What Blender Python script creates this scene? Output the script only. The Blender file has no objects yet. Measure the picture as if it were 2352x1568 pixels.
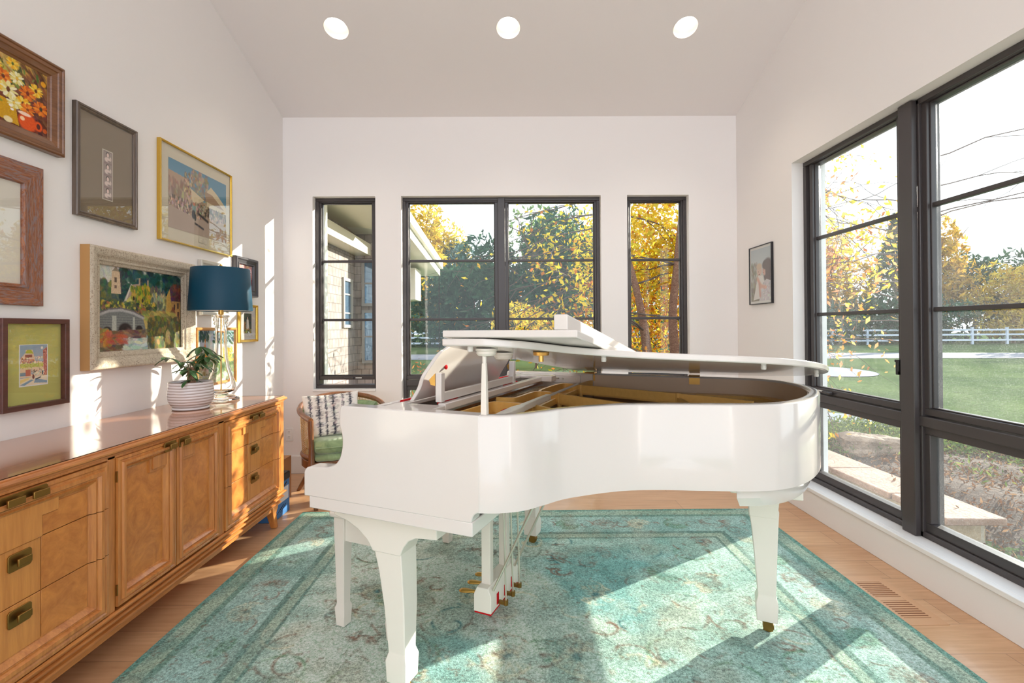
import bpy, bmesh, math, random
import numpy as np
from mathutils import Vector, Matrix
random.seed(7); rng = np.random.default_rng(11)
C = bpy.context.scene.collection
S = bpy.context.scene
PI = math.pi
# ------------------------------------------------------------------ camera
F, CX, CY, YAW, PITCH, ROLL, EYE = 1115.9, 1176.47, 745.03, .0045, .0068, -.0060, 1.265
def cam_axes():
    f = Vector((math.sin(YAW)*math.cos(PITCH), math.cos(YAW)*math.cos(PITCH), math.sin(PITCH)))
    r = Vector((math.cos(YAW), -math.sin(YAW), 0)); u = r.cross(f)
    return math.cos(ROLL)*r+math.sin(ROLL)*u, -math.sin(ROLL)*r+math.cos(ROLL)*u, f
r_, u_, f_ = cam_axes()
cd = bpy.data.cameras.new('camera'); cam = bpy.data.objects.new('camera', cd); C.objects.link(cam)
cd.sensor_width = 36; cd.lens = F/2352*36; cd.shift_x = -(CX-1176)/2352; cd.shift_y = (CY-784)/2352
cd.clip_start = .05; cd.clip_end = 500
mm = Matrix((r_, u_, -f_)).transposed().to_4x4(); mm.translation = (0, 0, EYE); cam.matrix_world = mm
S.camera = cam
# ------------------------------------------------------------------ light
vs = S.view_settings; vs.view_transform = 'Standard'; vs.look = 'None'; vs.gamma = 1; vs.use_curve_mapping = False; vs.exposure = .93
SUN = Vector((.846, .533, .325)).normalized()
sl = bpy.data.lights.new('sun', 'SUN'); so = bpy.data.objects.new('sun', sl); C.objects.link(so)
sl.energy = 7.2; sl.color = (1, .89, .77); sl.angle = .007
so.rotation_euler = SUN.to_track_quat('Z', 'Y').to_euler()
w = bpy.data.worlds.new('sky'); S.world = w; w.use_nodes = True; nt = w.node_tree; nt.nodes.clear()
wo = nt.nodes.new('ShaderNodeOutputWorld'); wb = nt.nodes.new('ShaderNodeBackground'); wb.inputs[1].default_value = 1.45
tc = nt.nodes.new('ShaderNodeTexCoord'); sx = nt.nodes.new('ShaderNodeSeparateXYZ'); cr = nt.nodes.new('ShaderNodeValToRGB')
nt.links.new(tc.outputs['Generated'], sx.inputs[0]); nt.links.new(sx.outputs[2], cr.inputs[0]); nt.links.new(cr.outputs[0], wb.inputs[0]); nt.links.new(wb.outputs[0], wo.inputs[0])
cr.color_ramp.elements[0].color = (.88, .92, 1, 1); cr.color_ramp.elements[0].position = 0
cr.color_ramp.elements[1].color = (.74, .84, 1, 1); cr.color_ramp.elements[1].position = .7
e_ = cr.color_ramp.elements.new(.12); e_.color = (.93, .96, 1, 1)
def area(name, loc, rot, sx_, sy_, power, col):
    l = bpy.data.lights.new(name, 'AREA'); l.shape = 'RECTANGLE'; l.size = sx_; l.size_y = sy_; l.energy = power; l.color = col
    o = bpy.data.objects.new(name, l); C.objects.link(o); o.location = loc; o.rotation_euler = rot
    return o
area('rear_fill_light', (0, -2.6, 1.9), (PI/2+.06, 0, PI), 3.8, 2.8, 330, (1, .91, .84))  # unseen warm area light added behind the camera to brighten the interior
XL, XR, YB = -1.995, 2.012, 4.283
SLOPE = .32
def ceil_z(y): return 3.131+(YB-y)*SLOPE

# ------------------------------------------------------------------ materials
def hexc(r, g, b):
    f = lambda c: (c/255/12.92) if c/255 <= .04045 else ((c/255+.055)/1.055)**2.4
    return (f(r), f(g), f(b), 1)
def mat(name, col=(.8, .8, .8, 1), rough=.5, metal=0, coat=0, spec=.5):
    m = bpy.data.materials.new(name); m.use_nodes = True; b = m.node_tree.nodes['Principled BSDF']
    b.inputs['Base Color'].default_value = col; b.inputs['Roughness'].default_value = rough; b.inputs['Metallic'].default_value = metal
    b.inputs['Coat Weight'].default_value = coat; b.inputs['Coat Roughness'].default_value = .04
    b.inputs['Specular IOR Level'].default_value = spec
    return m
class N:
    """small node helper on a material"""
    def __init__(s, m): s.t = m.node_tree; s.b = m.node_tree.nodes['Principled BSDF']; s.out = m.node_tree.nodes['Material Output']
    def n(s, t, **k):
        x = s.t.nodes.new('ShaderNode'+t)
        for a, v in k.items():
            if a in x.inputs.keys(): x.inputs[a].default_value = v
            else: setattr(x, a, v)
        return x
    def l(s, a, b): s.t.links.new(a, b)
    def coord(s, scale=(1, 1, 1), kind='Object', rot=(0, 0, 0)):
        t = s.n('TexCoord'); m = s.n('Mapping'); m.inputs['Scale'].default_value = scale; m.inputs['Rotation'].default_value = rot
        s.l(t.outputs[kind], m.inputs[0]); return m.outputs[0]
    def noise(s, vec, scale=5, detail=4, rough=.5, dist=0):
        x = s.n('TexNoise'); x.inputs['Scale'].default_value = scale; x.inputs['Detail'].default_value = detail; x.inputs['Roughness'].default_value = rough; x.inputs['Distortion'].default_value = dist
        s.l(vec, x.inputs['Vector']); return x.outputs['Fac']
    def ramp(s, fac, stops):
        r = s.n('ValToRGB'); e = r.color_ramp.elements
        while len(e) < len(stops): e.new(.5)
        for i, (p, c) in enumerate(stops): e[i].position = p; e[i].color = c
        s.l(fac, r.inputs[0]); return r.outputs[0]
    def mix(s, fac, a, b, mode='MIX'):
        x = s.n('Mix', data_type='RGBA', blend_type=mode)
        if isinstance(fac, (int, float)): x.inputs[0].default_value = fac
        else: s.l(fac, x.inputs[0])
        for v, i in ((a, 6), (b, 7)):
            if isinstance(v, tuple): x.inputs[i].default_value = v
            else: s.l(v, x.inputs[i])
        return x.outputs[2]
    def math(s, op, a, b=0):
        x = s.n('Math', operation=op)
        for v, i in ((a, 0), (b, 1)):
            if isinstance(v, (int, float)): x.inputs[i].default_value = v
            else: s.l(v, x.inputs[i])
        return x.outputs[0]
    def bump(s, h, st=.3, d=.01):
        x = s.n('Bump'); x.inputs['Strength'].default_value = st; x.inputs['Distance'].default_value = d
        s.l(h, x.inputs['Height']); s.l(x.outputs[0], s.b.inputs['Normal'])
    def color(s, c): s.l(c, s.b.inputs['Base Color'])

def wood(name, dark, light, axis='y', rough=.35, scale=1., burl=False, coat=.3):
    m = mat(name, light, rough, coat=coat); k = N(m)
    sc = {'x': (1.2, 14, 14), 'y': (14, 1.2, 14), 'z': (14, 14, 1.2)}[axis]
    if burl:
        v = k.coord((1, 1, 1)); f = k.noise(v, 9*scale, 6, .62, 2.2); f2 = k.noise(v, 34*scale, 3, .6, 1)
        c = k.ramp(f, [(.28, dark), (.5, tuple((a+b)/2 for a, b in zip(dark, light))), (.72, light)])
        c = k.mix(.22, c, k.ramp(f2, [(.35, dark), (.7, light)]))
    else:
        v = k.coord(tuple(a*scale for a in sc)); f = k.noise(v, 2.2, 6, .6, .6)
        f2 = k.noise(v, 9, 3, .6, 0)
        c = k.ramp(f, [(.3, dark), (.7, light)]); c = k.mix(.3, c, k.ramp(f2, [(.35, dark), (.65, light)]))
    k.color(c); k.bump(f2, .06, .002)
    return m
M = {}
def plaster(name, col):
    m = mat(name, col, .75, spec=.25); k = N(m); v = k.coord((1, 1, 1)); k.bump(k.noise(v, 260, 2), .05, .001); return m
M['wall'] = plaster('white_wall_paint', (.865, .82, .80, 1))
M['ceil'] = plaster('white_ceiling_paint', (.85, .80, .79, 1))
M['trim'] = mat('white_trim_paint', (.84, .82, .81, 1), .35)
M['gloss'] = mat('white_gloss_lacquer', (.715, .665, .62, 1), .14, coat=.35)
M['satin'] = mat('ivory_satin_paint', (.80, .745, .66, 1), .3)
M['frame'] = mat('dark_bronze_window_paint', hexc(66, 60, 60), .33)
M['black'] = mat('black_plastic', (.015, .015, .016, 1), .4)
M['brass'] = mat('polished_brass', hexc(222, 176, 96), .28, .9)
M['brass_old'] = mat('aged_brass', hexc(150, 116, 62), .4, 1)
M['chrome'] = mat('steel_rod', hexc(214, 208, 194), .3, .8)
M['red'] = mat('red_felt', hexc(190, 28, 34), .95, spec=.1)
M['white'] = mat('white_plastic', (.82, .80, .78, 1), .4)
M['rubber'] = mat('white_rubber', (.78, .75, .70, 1), .6)
m = mat('gold_painted_iron', hexc(222, 176, 98), .36, 0); k = N(m); v = k.coord(); f = k.noise(v, 60, 3)
k.color(k.mix(f, hexc(214, 166, 88), hexc(234, 188, 108))); k.bump(f, .08, .002); M['gold'] = m
M['sound'] = wood('spruce_soundboard', hexc(120, 84, 50), hexc(160, 118, 76), 'x', .4)
M['wood_y'] = wood('walnut_rail_wood', hexc(166, 94, 42), hexc(218, 142, 74), 'y', .3)
M['wood_z'] = wood('walnut_stile_wood', hexc(168, 96, 44), hexc(218, 146, 76), 'z', .3)
M['wood_top'] = wood('walnut_top_wood', hexc(150, 96, 60), hexc(186, 128, 88), 'y', .16, coat=.6)
M['burl'] = wood('burl_veneer', hexc(174, 98, 40), hexc(224, 146, 70), burl=True, rough=.3)
M['col_wood'] = wood('straight_grain_veneer', hexc(188, 116, 54), hexc(222, 152, 78), 'z', .3)
M['chair_wood'] = wood('chair_frame_wood', hexc(92, 52, 26), hexc(142, 88, 48), 'z', .35)

def floor_mat():
    m = mat('oak_plank_floor', (.6, .4, .25, 1), .3, coat=.15); k = N(m); v = k.coord((1, 1, 1))
    br = k.n('TexBrick'); br.offset = .37; br.inputs['Scale'].default_value = 1; br.inputs['Brick Width'].default_value = 1.9; br.inputs['Row Height'].default_value = .187
    br.inputs['Mortar Size'].default_value = .0013; br.inputs['Mortar Smooth'].default_value = .1; br.inputs['Bias'].default_value = 0
    br.inputs['Color1'].default_value = hexc(216, 170, 126); br.inputs['Color2'].default_value = hexc(200, 150, 106); br.inputs['Mortar'].default_value = hexc(120, 80, 52)
    k.l(v, br.inputs['Vector'])
    g = k.noise(k.coord((1.3, 16, 1)), 3, 6, .6, .5)
    c = k.mix(.35, br.outputs['Color'], k.ramp(g, [(.3, hexc(168, 118, 82)), (.7, hexc(226, 184, 146))]))
    k.color(c); k.bump(br.outputs['Fac'], -.25, .002); return m
M['floor'] = floor_mat()

def vcol(name, rough=.6, noise_s=0, noise_amt=.2, coat=0, bump=0, sat=1):
    """material whose colour comes from a colour attribute painted in python"""
    m = mat(name, (1, 1, 1, 1), rough, coat=coat, spec=.3); k = N(m); a = k.n('Attribute'); a.attribute_name = 'paint'
    c = a.outputs['Color']
    if noise_s:
        f = k.noise(k.coord(), noise_s, 4, .65)
        c = k.mix(noise_amt, c, k.ramp(f, [(.3, (.05, .05, .05, 1)), (.75, (1, 1, 1, 1))]), 'OVERLAY')
        if bump: k.bump(f, bump, .004)
    k.color(c); return m

def glass_mat(name, dust=0., tint=(1, 1, 1, 1), refl=1.):
    m = bpy.data.materials.new(name); m.use_nodes = True; t = m.node_tree; t.nodes.clear()
    o = t.nodes.new('ShaderNodeOutputMaterial'); tr = t.nodes.new('ShaderNodeBsdfTransparent'); gl = t.nodes.new('ShaderNodeBsdfGlossy')
    tr.inputs[0].default_value = tint; gl.inputs['Roughness'].default_value = .0
    def mth(op, a, b=None):
        x = t.nodes.new('ShaderNodeMath'); x.operation = op
        for v_, i_ in ((a, 0), (b, 1)):
            if v_ is None: continue
            if isinstance(v_, (int, float)): x.inputs[i_].default_value = v_
            else: t.links.new(v_, x.inputs[i_])
        return x
    ge = t.nodes.new('ShaderNodeNewGeometry'); dt = t.nodes.new('ShaderNodeVectorMath'); dt.operation = 'DOT_PRODUCT'; t.links.new(ge.outputs['Incoming'], dt.inputs[0]); t.links.new(ge.outputs['Normal'], dt.inputs[1])
    sch = mth('POWER', mth('SUBTRACT', 1., mth('ABSOLUTE', dt.outputs['Value']).outputs[0]).outputs[0], 5.)
    mu = mth('MULTIPLY', mth('ADD', mth('MULTIPLY', sch.outputs[0], .96).outputs[0], .04).outputs[0], refl)
    mx = t.nodes.new('ShaderNodeMixShader'); t.links.new(mu.outputs[0], mx.inputs[0]); t.links.new(tr.outputs[0], mx.inputs[1]); t.links.new(gl.outputs[0], mx.inputs[2])
    last = mx.outputs[0]
    if dust:
        tl = t.nodes.new('ShaderNodeBsdfTranslucent'); tl.inputs[0].default_value = (.9, .92, .95, 1)
        tcn = t.nodes.new('ShaderNodeTexCoord'); n1 = t.nodes.new('ShaderNodeTexNoise'); n1.inputs['Scale'].default_value = 170; n1.inputs['Detail'].default_value = 2
        n2 = t.nodes.new('ShaderNodeTexNoise'); n2.inputs['Scale'].default_value = 2.5; n2.inputs['Detail'].default_value = 3
        t.links.new(tcn.outputs['Object'], n1.inputs[0]); t.links.new(tcn.outputs['Object'], n2.inputs[0])
        r1 = t.nodes.new('ShaderNodeMapRange'); r1.inputs[1].default_value = .55; r1.inputs[2].default_value = .8; r1.inputs[3].default_value = .6; r1.inputs[4].default_value = 2.6; t.links.new(n1.outputs[0], r1.inputs[0])
        a1 = t.nodes.new('ShaderNodeMath'); a1.operation = 'MULTIPLY'; t.links.new(r1.outputs[0], a1.inputs[0]); t.links.new(n2.outputs[0], a1.inputs[1])
        a2 = t.nodes.new('ShaderNodeMath'); a2.operation = 'MULTIPLY'; t.links.new(a1.outputs[0], a2.inputs[0]); a2.inputs[1].default_value = dust*2
        m2 = t.nodes.new('ShaderNodeMixShader'); t.links.new(a2.outputs[0], m2.inputs[0]); t.links.new(last, m2.inputs[1]); t.links.new(tl.outputs[0], m2.inputs[2]); last = m2.outputs[0]
    t.links.new(last, o.inputs[0]); return m
M['pane'] = glass_mat('window_pane_glass', 0, (.93, .97, .95, 1), .7)
M['pane_dusty'] = glass_mat('dusty_window_glass', .03, (.93, .97, .96, 1), .5)
M['pic_glass'] = glass_mat('picture_glass', 0, (1, 1, 1, 1), 1.9)
m = bpy.data.materials.new('solid_clear_glass'); m.use_nodes = True; b = m.node_tree.nodes['Principled BSDF']
b.inputs['Transmission Weight'].default_value = 1; b.inputs['Roughness'].default_value = 0; b.inputs['IOR'].default_value = 1.3; b.inputs['Base Color'].default_value = (1, 1, .99, 1); M['glass'] = m
def emit(name, col, st):
    m = bpy.data.materials.new(name); m.use_nodes = True; b = m.node_tree.nodes['Principled BSDF']
    b.inputs['Emission Color'].default_value = col; b.inputs['Emission Strength'].default_value = st; b.inputs['Base Color'].default_value = col; return m
def leaf_mat(name, c1, c2, c3=None, trans=.45):
    m = bpy.data.materials.new(name); m.use_nodes = True; t = m.node_tree; t.nodes.clear()
    o = t.nodes.new('ShaderNodeOutputMaterial'); d = t.nodes.new('ShaderNodeBsdfDiffuse'); tl = t.nodes.new('ShaderNodeBsdfTranslucent'); mx = t.nodes.new('ShaderNodeMixShader'); mx.inputs[0].default_value = trans
    g = t.nodes.new('ShaderNodeNewGeometry'); cr = t.nodes.new('ShaderNodeValToRGB'); e = cr.color_ramp.elements
    e[0].color = c1; e[1].color = c2
    if c3: x = e.new(.55); x.color = c3
    t.links.new(g.outputs['Random Per Island'], cr.inputs[0])
    for q in (d, tl): t.links.new(cr.outputs[0], q.inputs[0])
    t.links.new(d.outputs[0], mx.inputs[1]); t.links.new(tl.outputs[0], mx.inputs[2]); t.links.new(mx.outputs[0], o.inputs[0]); return m

# ------------------------------------------------------------------ mesh helpers
class G:
    def __init__(s): s.v = []; s.f = []
    def add(s, vs, fs):
        n = len(s.v); s.v += [tuple(p) for p in vs]; s.f += [tuple(i+n for i in f) for f in fs]; return s
    def box(s, x0, x1, y0, y1, z0, z1):
        return s.add([(x0, y0, z0), (x1, y0, z0), (x1, y1, z0), (x0, y1, z0), (x0, y0, z1), (x1, y0, z1), (x1, y1, z1), (x0, y1, z1)],
                     [(0, 3, 2, 1), (4, 5, 6, 7), (0, 1, 5, 4), (1, 2, 6, 5), (2, 3, 7, 6), (3, 0, 4, 7)])
    def loft(s, secs, cap=True, close=True):
        """secs: list of equal-length point loops"""
        n = len(secs[0]); vs = [p for sec in secs for p in sec]; fs = []
        for i in range(len(secs)-1):
            for j in range(n if close else n-1):
                a = i*n+j; b = i*n+(j+1) % n; fs.append((a, b, b+n, a+n))
        if cap: fs.append(tuple(range(n-1, -1, -1))); fs.append(tuple((len(secs)-1)*n+j for j in range(n)))
        return s.add(vs, fs)
    def prism(s, poly, a, b, fn=lambda p, h: (p[0], p[1], h)):
        return s.loft([[fn(p, a) for p in poly], [fn(p, b) for p in poly]])
    def lathe(s, prof, cx=0, cy=0, n=32, cap=True):
        return s.loft([[(cx+r*math.cos(2*PI*i/n), cy+r*math.sin(2*PI*i/n), z) for i in range(n)] for r, z in prof], cap)
    def tube(s, pts, r, n=8, cap=True):
        secs = []; pts = [Vector(p) for p in pts]; up = None
        for i, p in enumerate(pts):
            d = (pts[min(i+1, len(pts)-1)]-pts[max(i-1, 0)]).normalized()
            if up is None: up = Vector((0, 0, 1)) if abs(d.z) < .9 else Vector((1, 0, 0))
            a = d.cross(up)
            if a.length < 1e-5: a = d.orthogonal()
            a.normalize(); b = a.cross(d).normalized(); up = b
            rr = r[i] if isinstance(r, (list, tuple)) else r
            secs.append([tuple(p+a*rr*math.cos(2*PI*j/n)+b*rr*math.sin(2*PI*j/n)) for j in range(n)])
        return s.loft(secs, cap)
    def ring(s, x0, x1, y0, y1, prof, fn, floor_=False):
        """moulding: profile [(inset, depth)] swept around a rectangle (a,b); fn(a,b,d)->xyz"""
        secs = [[fn(x0+i, y0+i, d), fn(x1-i, y0+i, d), fn(x1-i, y1-i, d), fn(x0+i, y1-i, d)] for i, d in prof]
        g0 = len(s.v); s.loft(secs, cap=False)
        if floor_: n = len(s.v); s.f.append((n-4, n-3, n-2, n-1))
        return s
    def obj(s, name, mt, parent=None, smooth=False, bevel=0, recalc=True, seg=2, angle=40):
        me = bpy.data.meshes.new(name); me.from_pydata(s.v, [], s.f)
        if recalc:
            bm = bmesh.new(); bm.from_mesh(me); bmesh.ops.recalc_face_normals(bm, faces=bm.faces); bm.to_mesh(me); bm.free()
        me.materials.append(mt)
        o = bpy.data.objects.new(name, me); C.objects.link(o)
        if parent: o.parent = parent
        if smooth:
            for p in me.polygons: p.use_smooth = True
            try: me.set_sharp_from_angle(angle=math.radians(angle))
            except Exception: pass
        if bevel:
            b = o.modifiers.new('bevel', 'BEVEL'); b.width = bevel; b.segments = seg; b.limit_method = 'ANGLE'; b.angle_limit = math.radians(35)
            if not smooth:
                for p in me.polygons: p.use_smooth = True
                try: me.set_sharp_from_angle(angle=math.radians(35))
                except Exception: pass
                b.harden_normals = False
        return o
def tag(o, label, cat, group=None, kind=None):
    if label: o['label'] = label
    if cat: o['category'] = cat
    if group: o['group'] = group
    if kind: o['kind'] = kind
    return o
def thing(name, label, cat, loc=(0, 0, 0), rz=0, group=None, kind=None):
    o = bpy.data.objects.new(name, None); C.objects.link(o); o.location = loc; o.rotation_euler = (0, 0, rz); o.empty_display_size = .1
    return tag(o, label, cat, group, kind)
def struct(o, label=None, cat=None): o['kind'] = 'structure'; tag(o, label, cat); return o
def rebase(root, loc):
    """children were modelled in world coordinates: keep them there under an empty at loc"""
    for c in root.children: c.matrix_parent_inverse = Matrix.Translation(-Vector(loc))
def catmull(pts, n=8, closed=False):
    out = []; L = len(pts); P = lambda i: pts[i % L] if closed else pts[max(0, min(L-1, i))]
    for i in range(L if closed else L-1):
        p0, p1, p2, p3 = P(i-1), P(i), P(i+1), P(i+2)
        for k in range(n):
            t = k/n; out.append(tuple(.5*((2*b)+(-a+c)*t+(2*a-5*b+4*c-d)*t*t+(-a+3*b-3*c+d)*t**3) for a, b, c, d in zip(p0, p1, p2, p3)))
    if not closed: out.append(tuple(pts[-1]))
    return out
def offset(path, d):
    out = []; n = len(path)
    for i, p in enumerate(path):
        a = Vector(path[max(i-1, 0)]); b = Vector(path[min(i+1, n-1)]); t = (b-a).normalized(); out.append((p[0]-t.y*d, p[1]+t.x*d))
    return out
def sheet(name, mt, parent, img, fn, w, h):
    """img: (ny,nx,3) linear colours, row 0 at top; fn(a,b)->xyz with a in 0..w, b in 0..h"""
    ny, nx, _ = img.shape
    me = bpy.data.meshes.new(name); vs = [fn(w*i/(nx-1), h*(1-j/(ny-1))) for j in range(ny) for i in range(nx)]
    fs = [(j*nx+i, (j+1)*nx+i, (j+1)*nx+i+1, j*nx+i+1) for j in range(ny-1) for i in range(nx-1)]
    me.from_pydata(vs, [], fs); ca = me.color_attributes.new('paint', 'FLOAT_COLOR', 'POINT')
    a = np.ones((ny*nx, 4), np.float32); a[:, :3] = img.reshape(-1, 3); ca.data.foreach_set('color', a.ravel())
    me.materials.append(mt); o = bpy.data.objects.new(name, me); C.objects.link(o); o.parent = parent; return o
def lin(c): c = np.asarray(c, float)/255; return np.where(c <= .04045, c/12.92, ((c+.055)/1.055)**2.4)
class Paint:
    def __init__(s, w, h, nx, bg):
        s.nx = nx; s.ny = max(2, int(nx*h/w)); s.a = np.zeros((s.ny, nx, 3)); s.a[:] = lin(bg)
        s.X, s.Y = np.meshgrid(np.linspace(0, 1, nx), np.linspace(0, 1, s.ny)); s.asp = h/w
    def blend(s, m, col, al=1): m = (m*al)[..., None]; s.a = s.a*(1-m)+lin(col)*m
    def grad(s, c0, c1, y0=0, y1=1):
        t = np.clip((s.Y-y0)/(y1-y0), 0, 1)[..., None]; m = ((s.Y >= y0) & (s.Y <= y1))[..., None]
        s.a = np.where(m, lin(c0)*(1-t)+lin(c1)*t, s.a)
    def rect(s, x0, x1, y0, y1, c, al=1): s.blend(((s.X >= x0) & (s.X <= x1) & (s.Y >= y0) & (s.Y <= y1)).astype(float), c, al)
    def ell(s, x, y, rx, ry, c, al=1, rot=0):
        dx = s.X-x; dy = s.Y-y; cs, sn = math.cos(rot), math.sin(rot); u = dx*cs+dy*sn; v = -dx*sn+dy*cs
        s.blend(np.clip((1-np.sqrt((u/rx)**2+(v/ry)**2))*4, 0, 1), c, al)
    def poly(s, pts, c, al=1):
        inside = np.zeros(s.X.shape, bool); n = len(pts)
        for i in range(n):
            (x1, y1), (x2, y2) = pts[i], pts[(i+1) % n]
            if y1 == y2: continue
            cnd = ((s.Y > y1) != (s.Y > y2)) & (s.X < (x2-x1)*(s.Y-y1)/(y2-y1)+x1); inside ^= cnd
        s.blend(inside.astype(float), c, al)
    def line(s, x0, y0, x1, y1, wd, c, al=1):
        dx, dy = x1-x0, y1-y0; L = dx*dx+dy*dy+1e-9; t = np.clip(((s.X-x0)*dx+(s.Y-y0)*dy)/L, 0, 1)
        d = np.hypot(s.X-x0-t*dx, (s.Y-y0-t*dy)*s.asp); s.blend(np.clip(1.5-d/wd, 0, 1), c, al)
    def dabs(s, x0, x1, y0, y1, n, sz, cols, el=1.6, al=.8, rot=None):
        for _ in range(n):
            c = cols[rng.integers(len(cols))]; x = rng.uniform(x0, x1); y = rng.uniform(y0, y1); r = sz*rng.uniform(.5, 1.4)
            ix0 = max(0, int((x-r*el*1.2)*s.nx)); ix1 = min(s.nx, int((x+r*el*1.2)*s.nx)+2); iy0 = max(0, int((y-r*el*1.2/s.asp)*s.ny)); iy1 = min(s.ny, int((y+r*el*1.2/s.asp)*s.ny)+2)
            if ix1 <= ix0 or iy1 <= iy0: continue
            th = rng.uniform(0, PI) if rot is None else rot+rng.normal(0, .25)
            dx = s.X[iy0:iy1, ix0:ix1]-x; dy = (s.Y[iy0:iy1, ix0:ix1]-y)*s.asp; cs, sn = math.cos(th), math.sin(th)
            m = np.clip((1-np.sqrt(((dx*cs+dy*sn)/(r*el))**2+((-dx*sn+dy*cs)/r)**2))*3, 0, 1)*al
            col = lin(np.clip(np.array(c)+rng.normal(0, 10, 3), 0, 255)); m = m[..., None]
            s.a[iy0:iy1, ix0:ix1] = s.a[iy0:iy1, ix0:ix1]*(1-m)+col*m
def leaves(name, mt, parent, P, size, flat=None, aspect=.62):
    """P: (n,3) positions -> one mesh of small pointed leaf blades"""
    n = len(P); a = rng.normal(size=(n, 3)); a /= np.linalg.norm(a, axis=1)[:, None]; b = rng.normal(size=(n, 3)); b -= (b*a).sum(1)[:, None]*a; b /= np.linalg.norm(b, axis=1)[:, None]
    sz = (size*rng.uniform(.6, 1.3, n))[:, None]; a = a*sz; b = b*sz*aspect
    nn = np.cross(a, b); nn /= np.linalg.norm(nn, axis=1)[:, None]
    V = np.stack([P-a, P-a*.1+b*.5+nn*sz*.08, P+a, P-a*.1-b*.5+nn*sz*.08], 1).reshape(-1, 3)
    me = bpy.data.meshes.new(name); me.vertices.add(4*n); me.vertices.foreach_set('co', V.ravel())
    me.loops.add(4*n); me.loops.foreach_set('vertex_index', np.arange(4*n, dtype=np.int32)); me.polygons.add(n)
    me.polygons.foreach_set('loop_start', np.arange(0, 4*n, 4, dtype=np.int32)); me.update(calc_edges=True)
    me.materials.append(mt); o = bpy.data.objects.new(name, me); C.objects.link(o)
    if parent: o.parent = parent
    return o

# ------------------------------------------------------------------ room shell
def wall_plane(name, a0, a1, z0, ztop, holes, d0, d1, fn, mt):
    """wall of thickness d0..d1 with rectangular holes; ztop(a)"""
    g = G(); xs = sorted({a0, a1, *[h[0] for h in holes], *[h[1] for h in holes]}); zs = sorted({z0, *[h[2] for h in holes], *[h[3] for h in holes]})
    def cell(xa, xb, pa, pb, qa, qb):
        vs = [fn(xa, pa, d0), fn(xb, pb, d0), fn(xb, qb, d0), fn(xa, qa, d0), fn(xa, pa, d1), fn(xb, pb, d1), fn(xb, qb, d1), fn(xa, qa, d1)]
        g.add(vs, [(0, 3, 2, 1), (4, 5, 6, 7), (0, 1, 5, 4), (1, 2, 6, 5), (2, 3, 7, 6), (3, 0, 4, 7)])
    for xa, xb in zip(xs, xs[1:]):
        xm = (xa+xb)/2; hs = sorted([h for h in holes if h[0] <= xm <= h[1]], key=lambda h: h[2]); z = z0
        for h in hs:
            if h[2] > z: cell(xa, xb, z, z, h[2], h[2])
            z = h[3]
        cell(xa, xb, z, z, ztop(xa), ztop(xb))
    return struct(g.obj(name, mt))
B1 = (-1.734, -1.182, .735, 2.433); B2 = (-.955, .809, .20, 2.433); B3 = (1.041, 1.588, .735, 2.433); R1 = (.88, 3.444, .19, 2.424)
REAR = -3.0
struct(G().box(XL-.1, XR+.1, REAR, YB+.1, -.12, 0).obj('floor', M['floor']), 'pale oak plank floor running across the room', 'floor')
wall_plane('wall_back', XL-.1, XR+.1, 0, lambda a: 3.15, [(B1[0], B1[1], .715, B1[3]), B2, (B3[0], B3[1], .715, B3[3])], YB, YB+.2, lambda a, z, d: (a, d, z), M['wall'])
wall_plane('wall_left', REAR, YB, 0, lambda a: ceil_z(a)+.02, [], XL-.16, XL, lambda a, z, d: (d, a, z), M['wall'])
wall_plane('wall_right', REAR, YB, 0, lambda a: ceil_z(a)+.02, [(R1[0], R1[1], .165, R1[3])], XR, XR+.24, lambda a, z, d: (d, a, z), M['wall'])
LIGHTS = [(-1.224, 3.447), (0, 3.447), (1.265, 3.447)]
# ceiling: sloped slab with round holes for the recessed lights
def ceiling():
    bm = bmesh.new(); x0, x1, y0, y1 = XL-.16, XR+.2, REAR, YB+.2
    def lp(pts):
        vs_ = [bm.verts.new((x, y, ceil_z(y))) for x, y in pts]; return [bm.edges.new((vs_[i], vs_[(i+1) % len(vs_)])) for i in range(len(vs_))]
    ed = lp([(x0, y0), (x1, y0), (x1, y1), (x0, y1)])
    for cx, cy in LIGHTS: ed += lp([(cx+.084*math.cos(2*PI*i/32), cy+.084*math.sin(2*PI*i/32)) for i in range(32)])
    r = bmesh.ops.triangle_fill(bm, edges=ed, use_beauty=True)
    up = G().add([(x0, y0, ceil_z(y0)+.25), (x1, y0, ceil_z(y0)+.25), (x1, y1, ceil_z(y1)+.25), (x0, y1, ceil_z(y1)+.25)], [(0, 1, 2, 3)])
    me = bpy.data.meshes.new('ceiling'); bm.to_mesh(me); bm.free(); me.materials.append(M['ceil'])
    bm = bmesh.new(); bm.from_mesh(me); vs_ = [bm.verts.new(p) for p in up.v]; bm.faces.new(vs_); bm.to_mesh(me); bm.free()
    o = bpy.data.objects.new('ceiling', me); C.objects.link(o); struct(o, 'sloped white ceiling with recessed round lights', 'ceiling')
ceiling()
# baseboards
def bb(name, g): struct(g.obj(name, M['trim'], bevel=.003))
bb('baseboard_back', G().box(XL, B2[0]-.001, YB-.016, YB, 0, .155).box(B2[1]+.001, XR, YB-.016, YB, 0, .155).box(B2[0]-.001, B2[1]+.001, YB-.016, YB, 0, .155))
bb('baseboard_left', G().box(XL, XL+.016, REAR, YB-.016, 0, .155))
bb('baseboard_right', G().box(XR-.016, XR, REAR, YB-.016, 0, .165))
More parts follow.
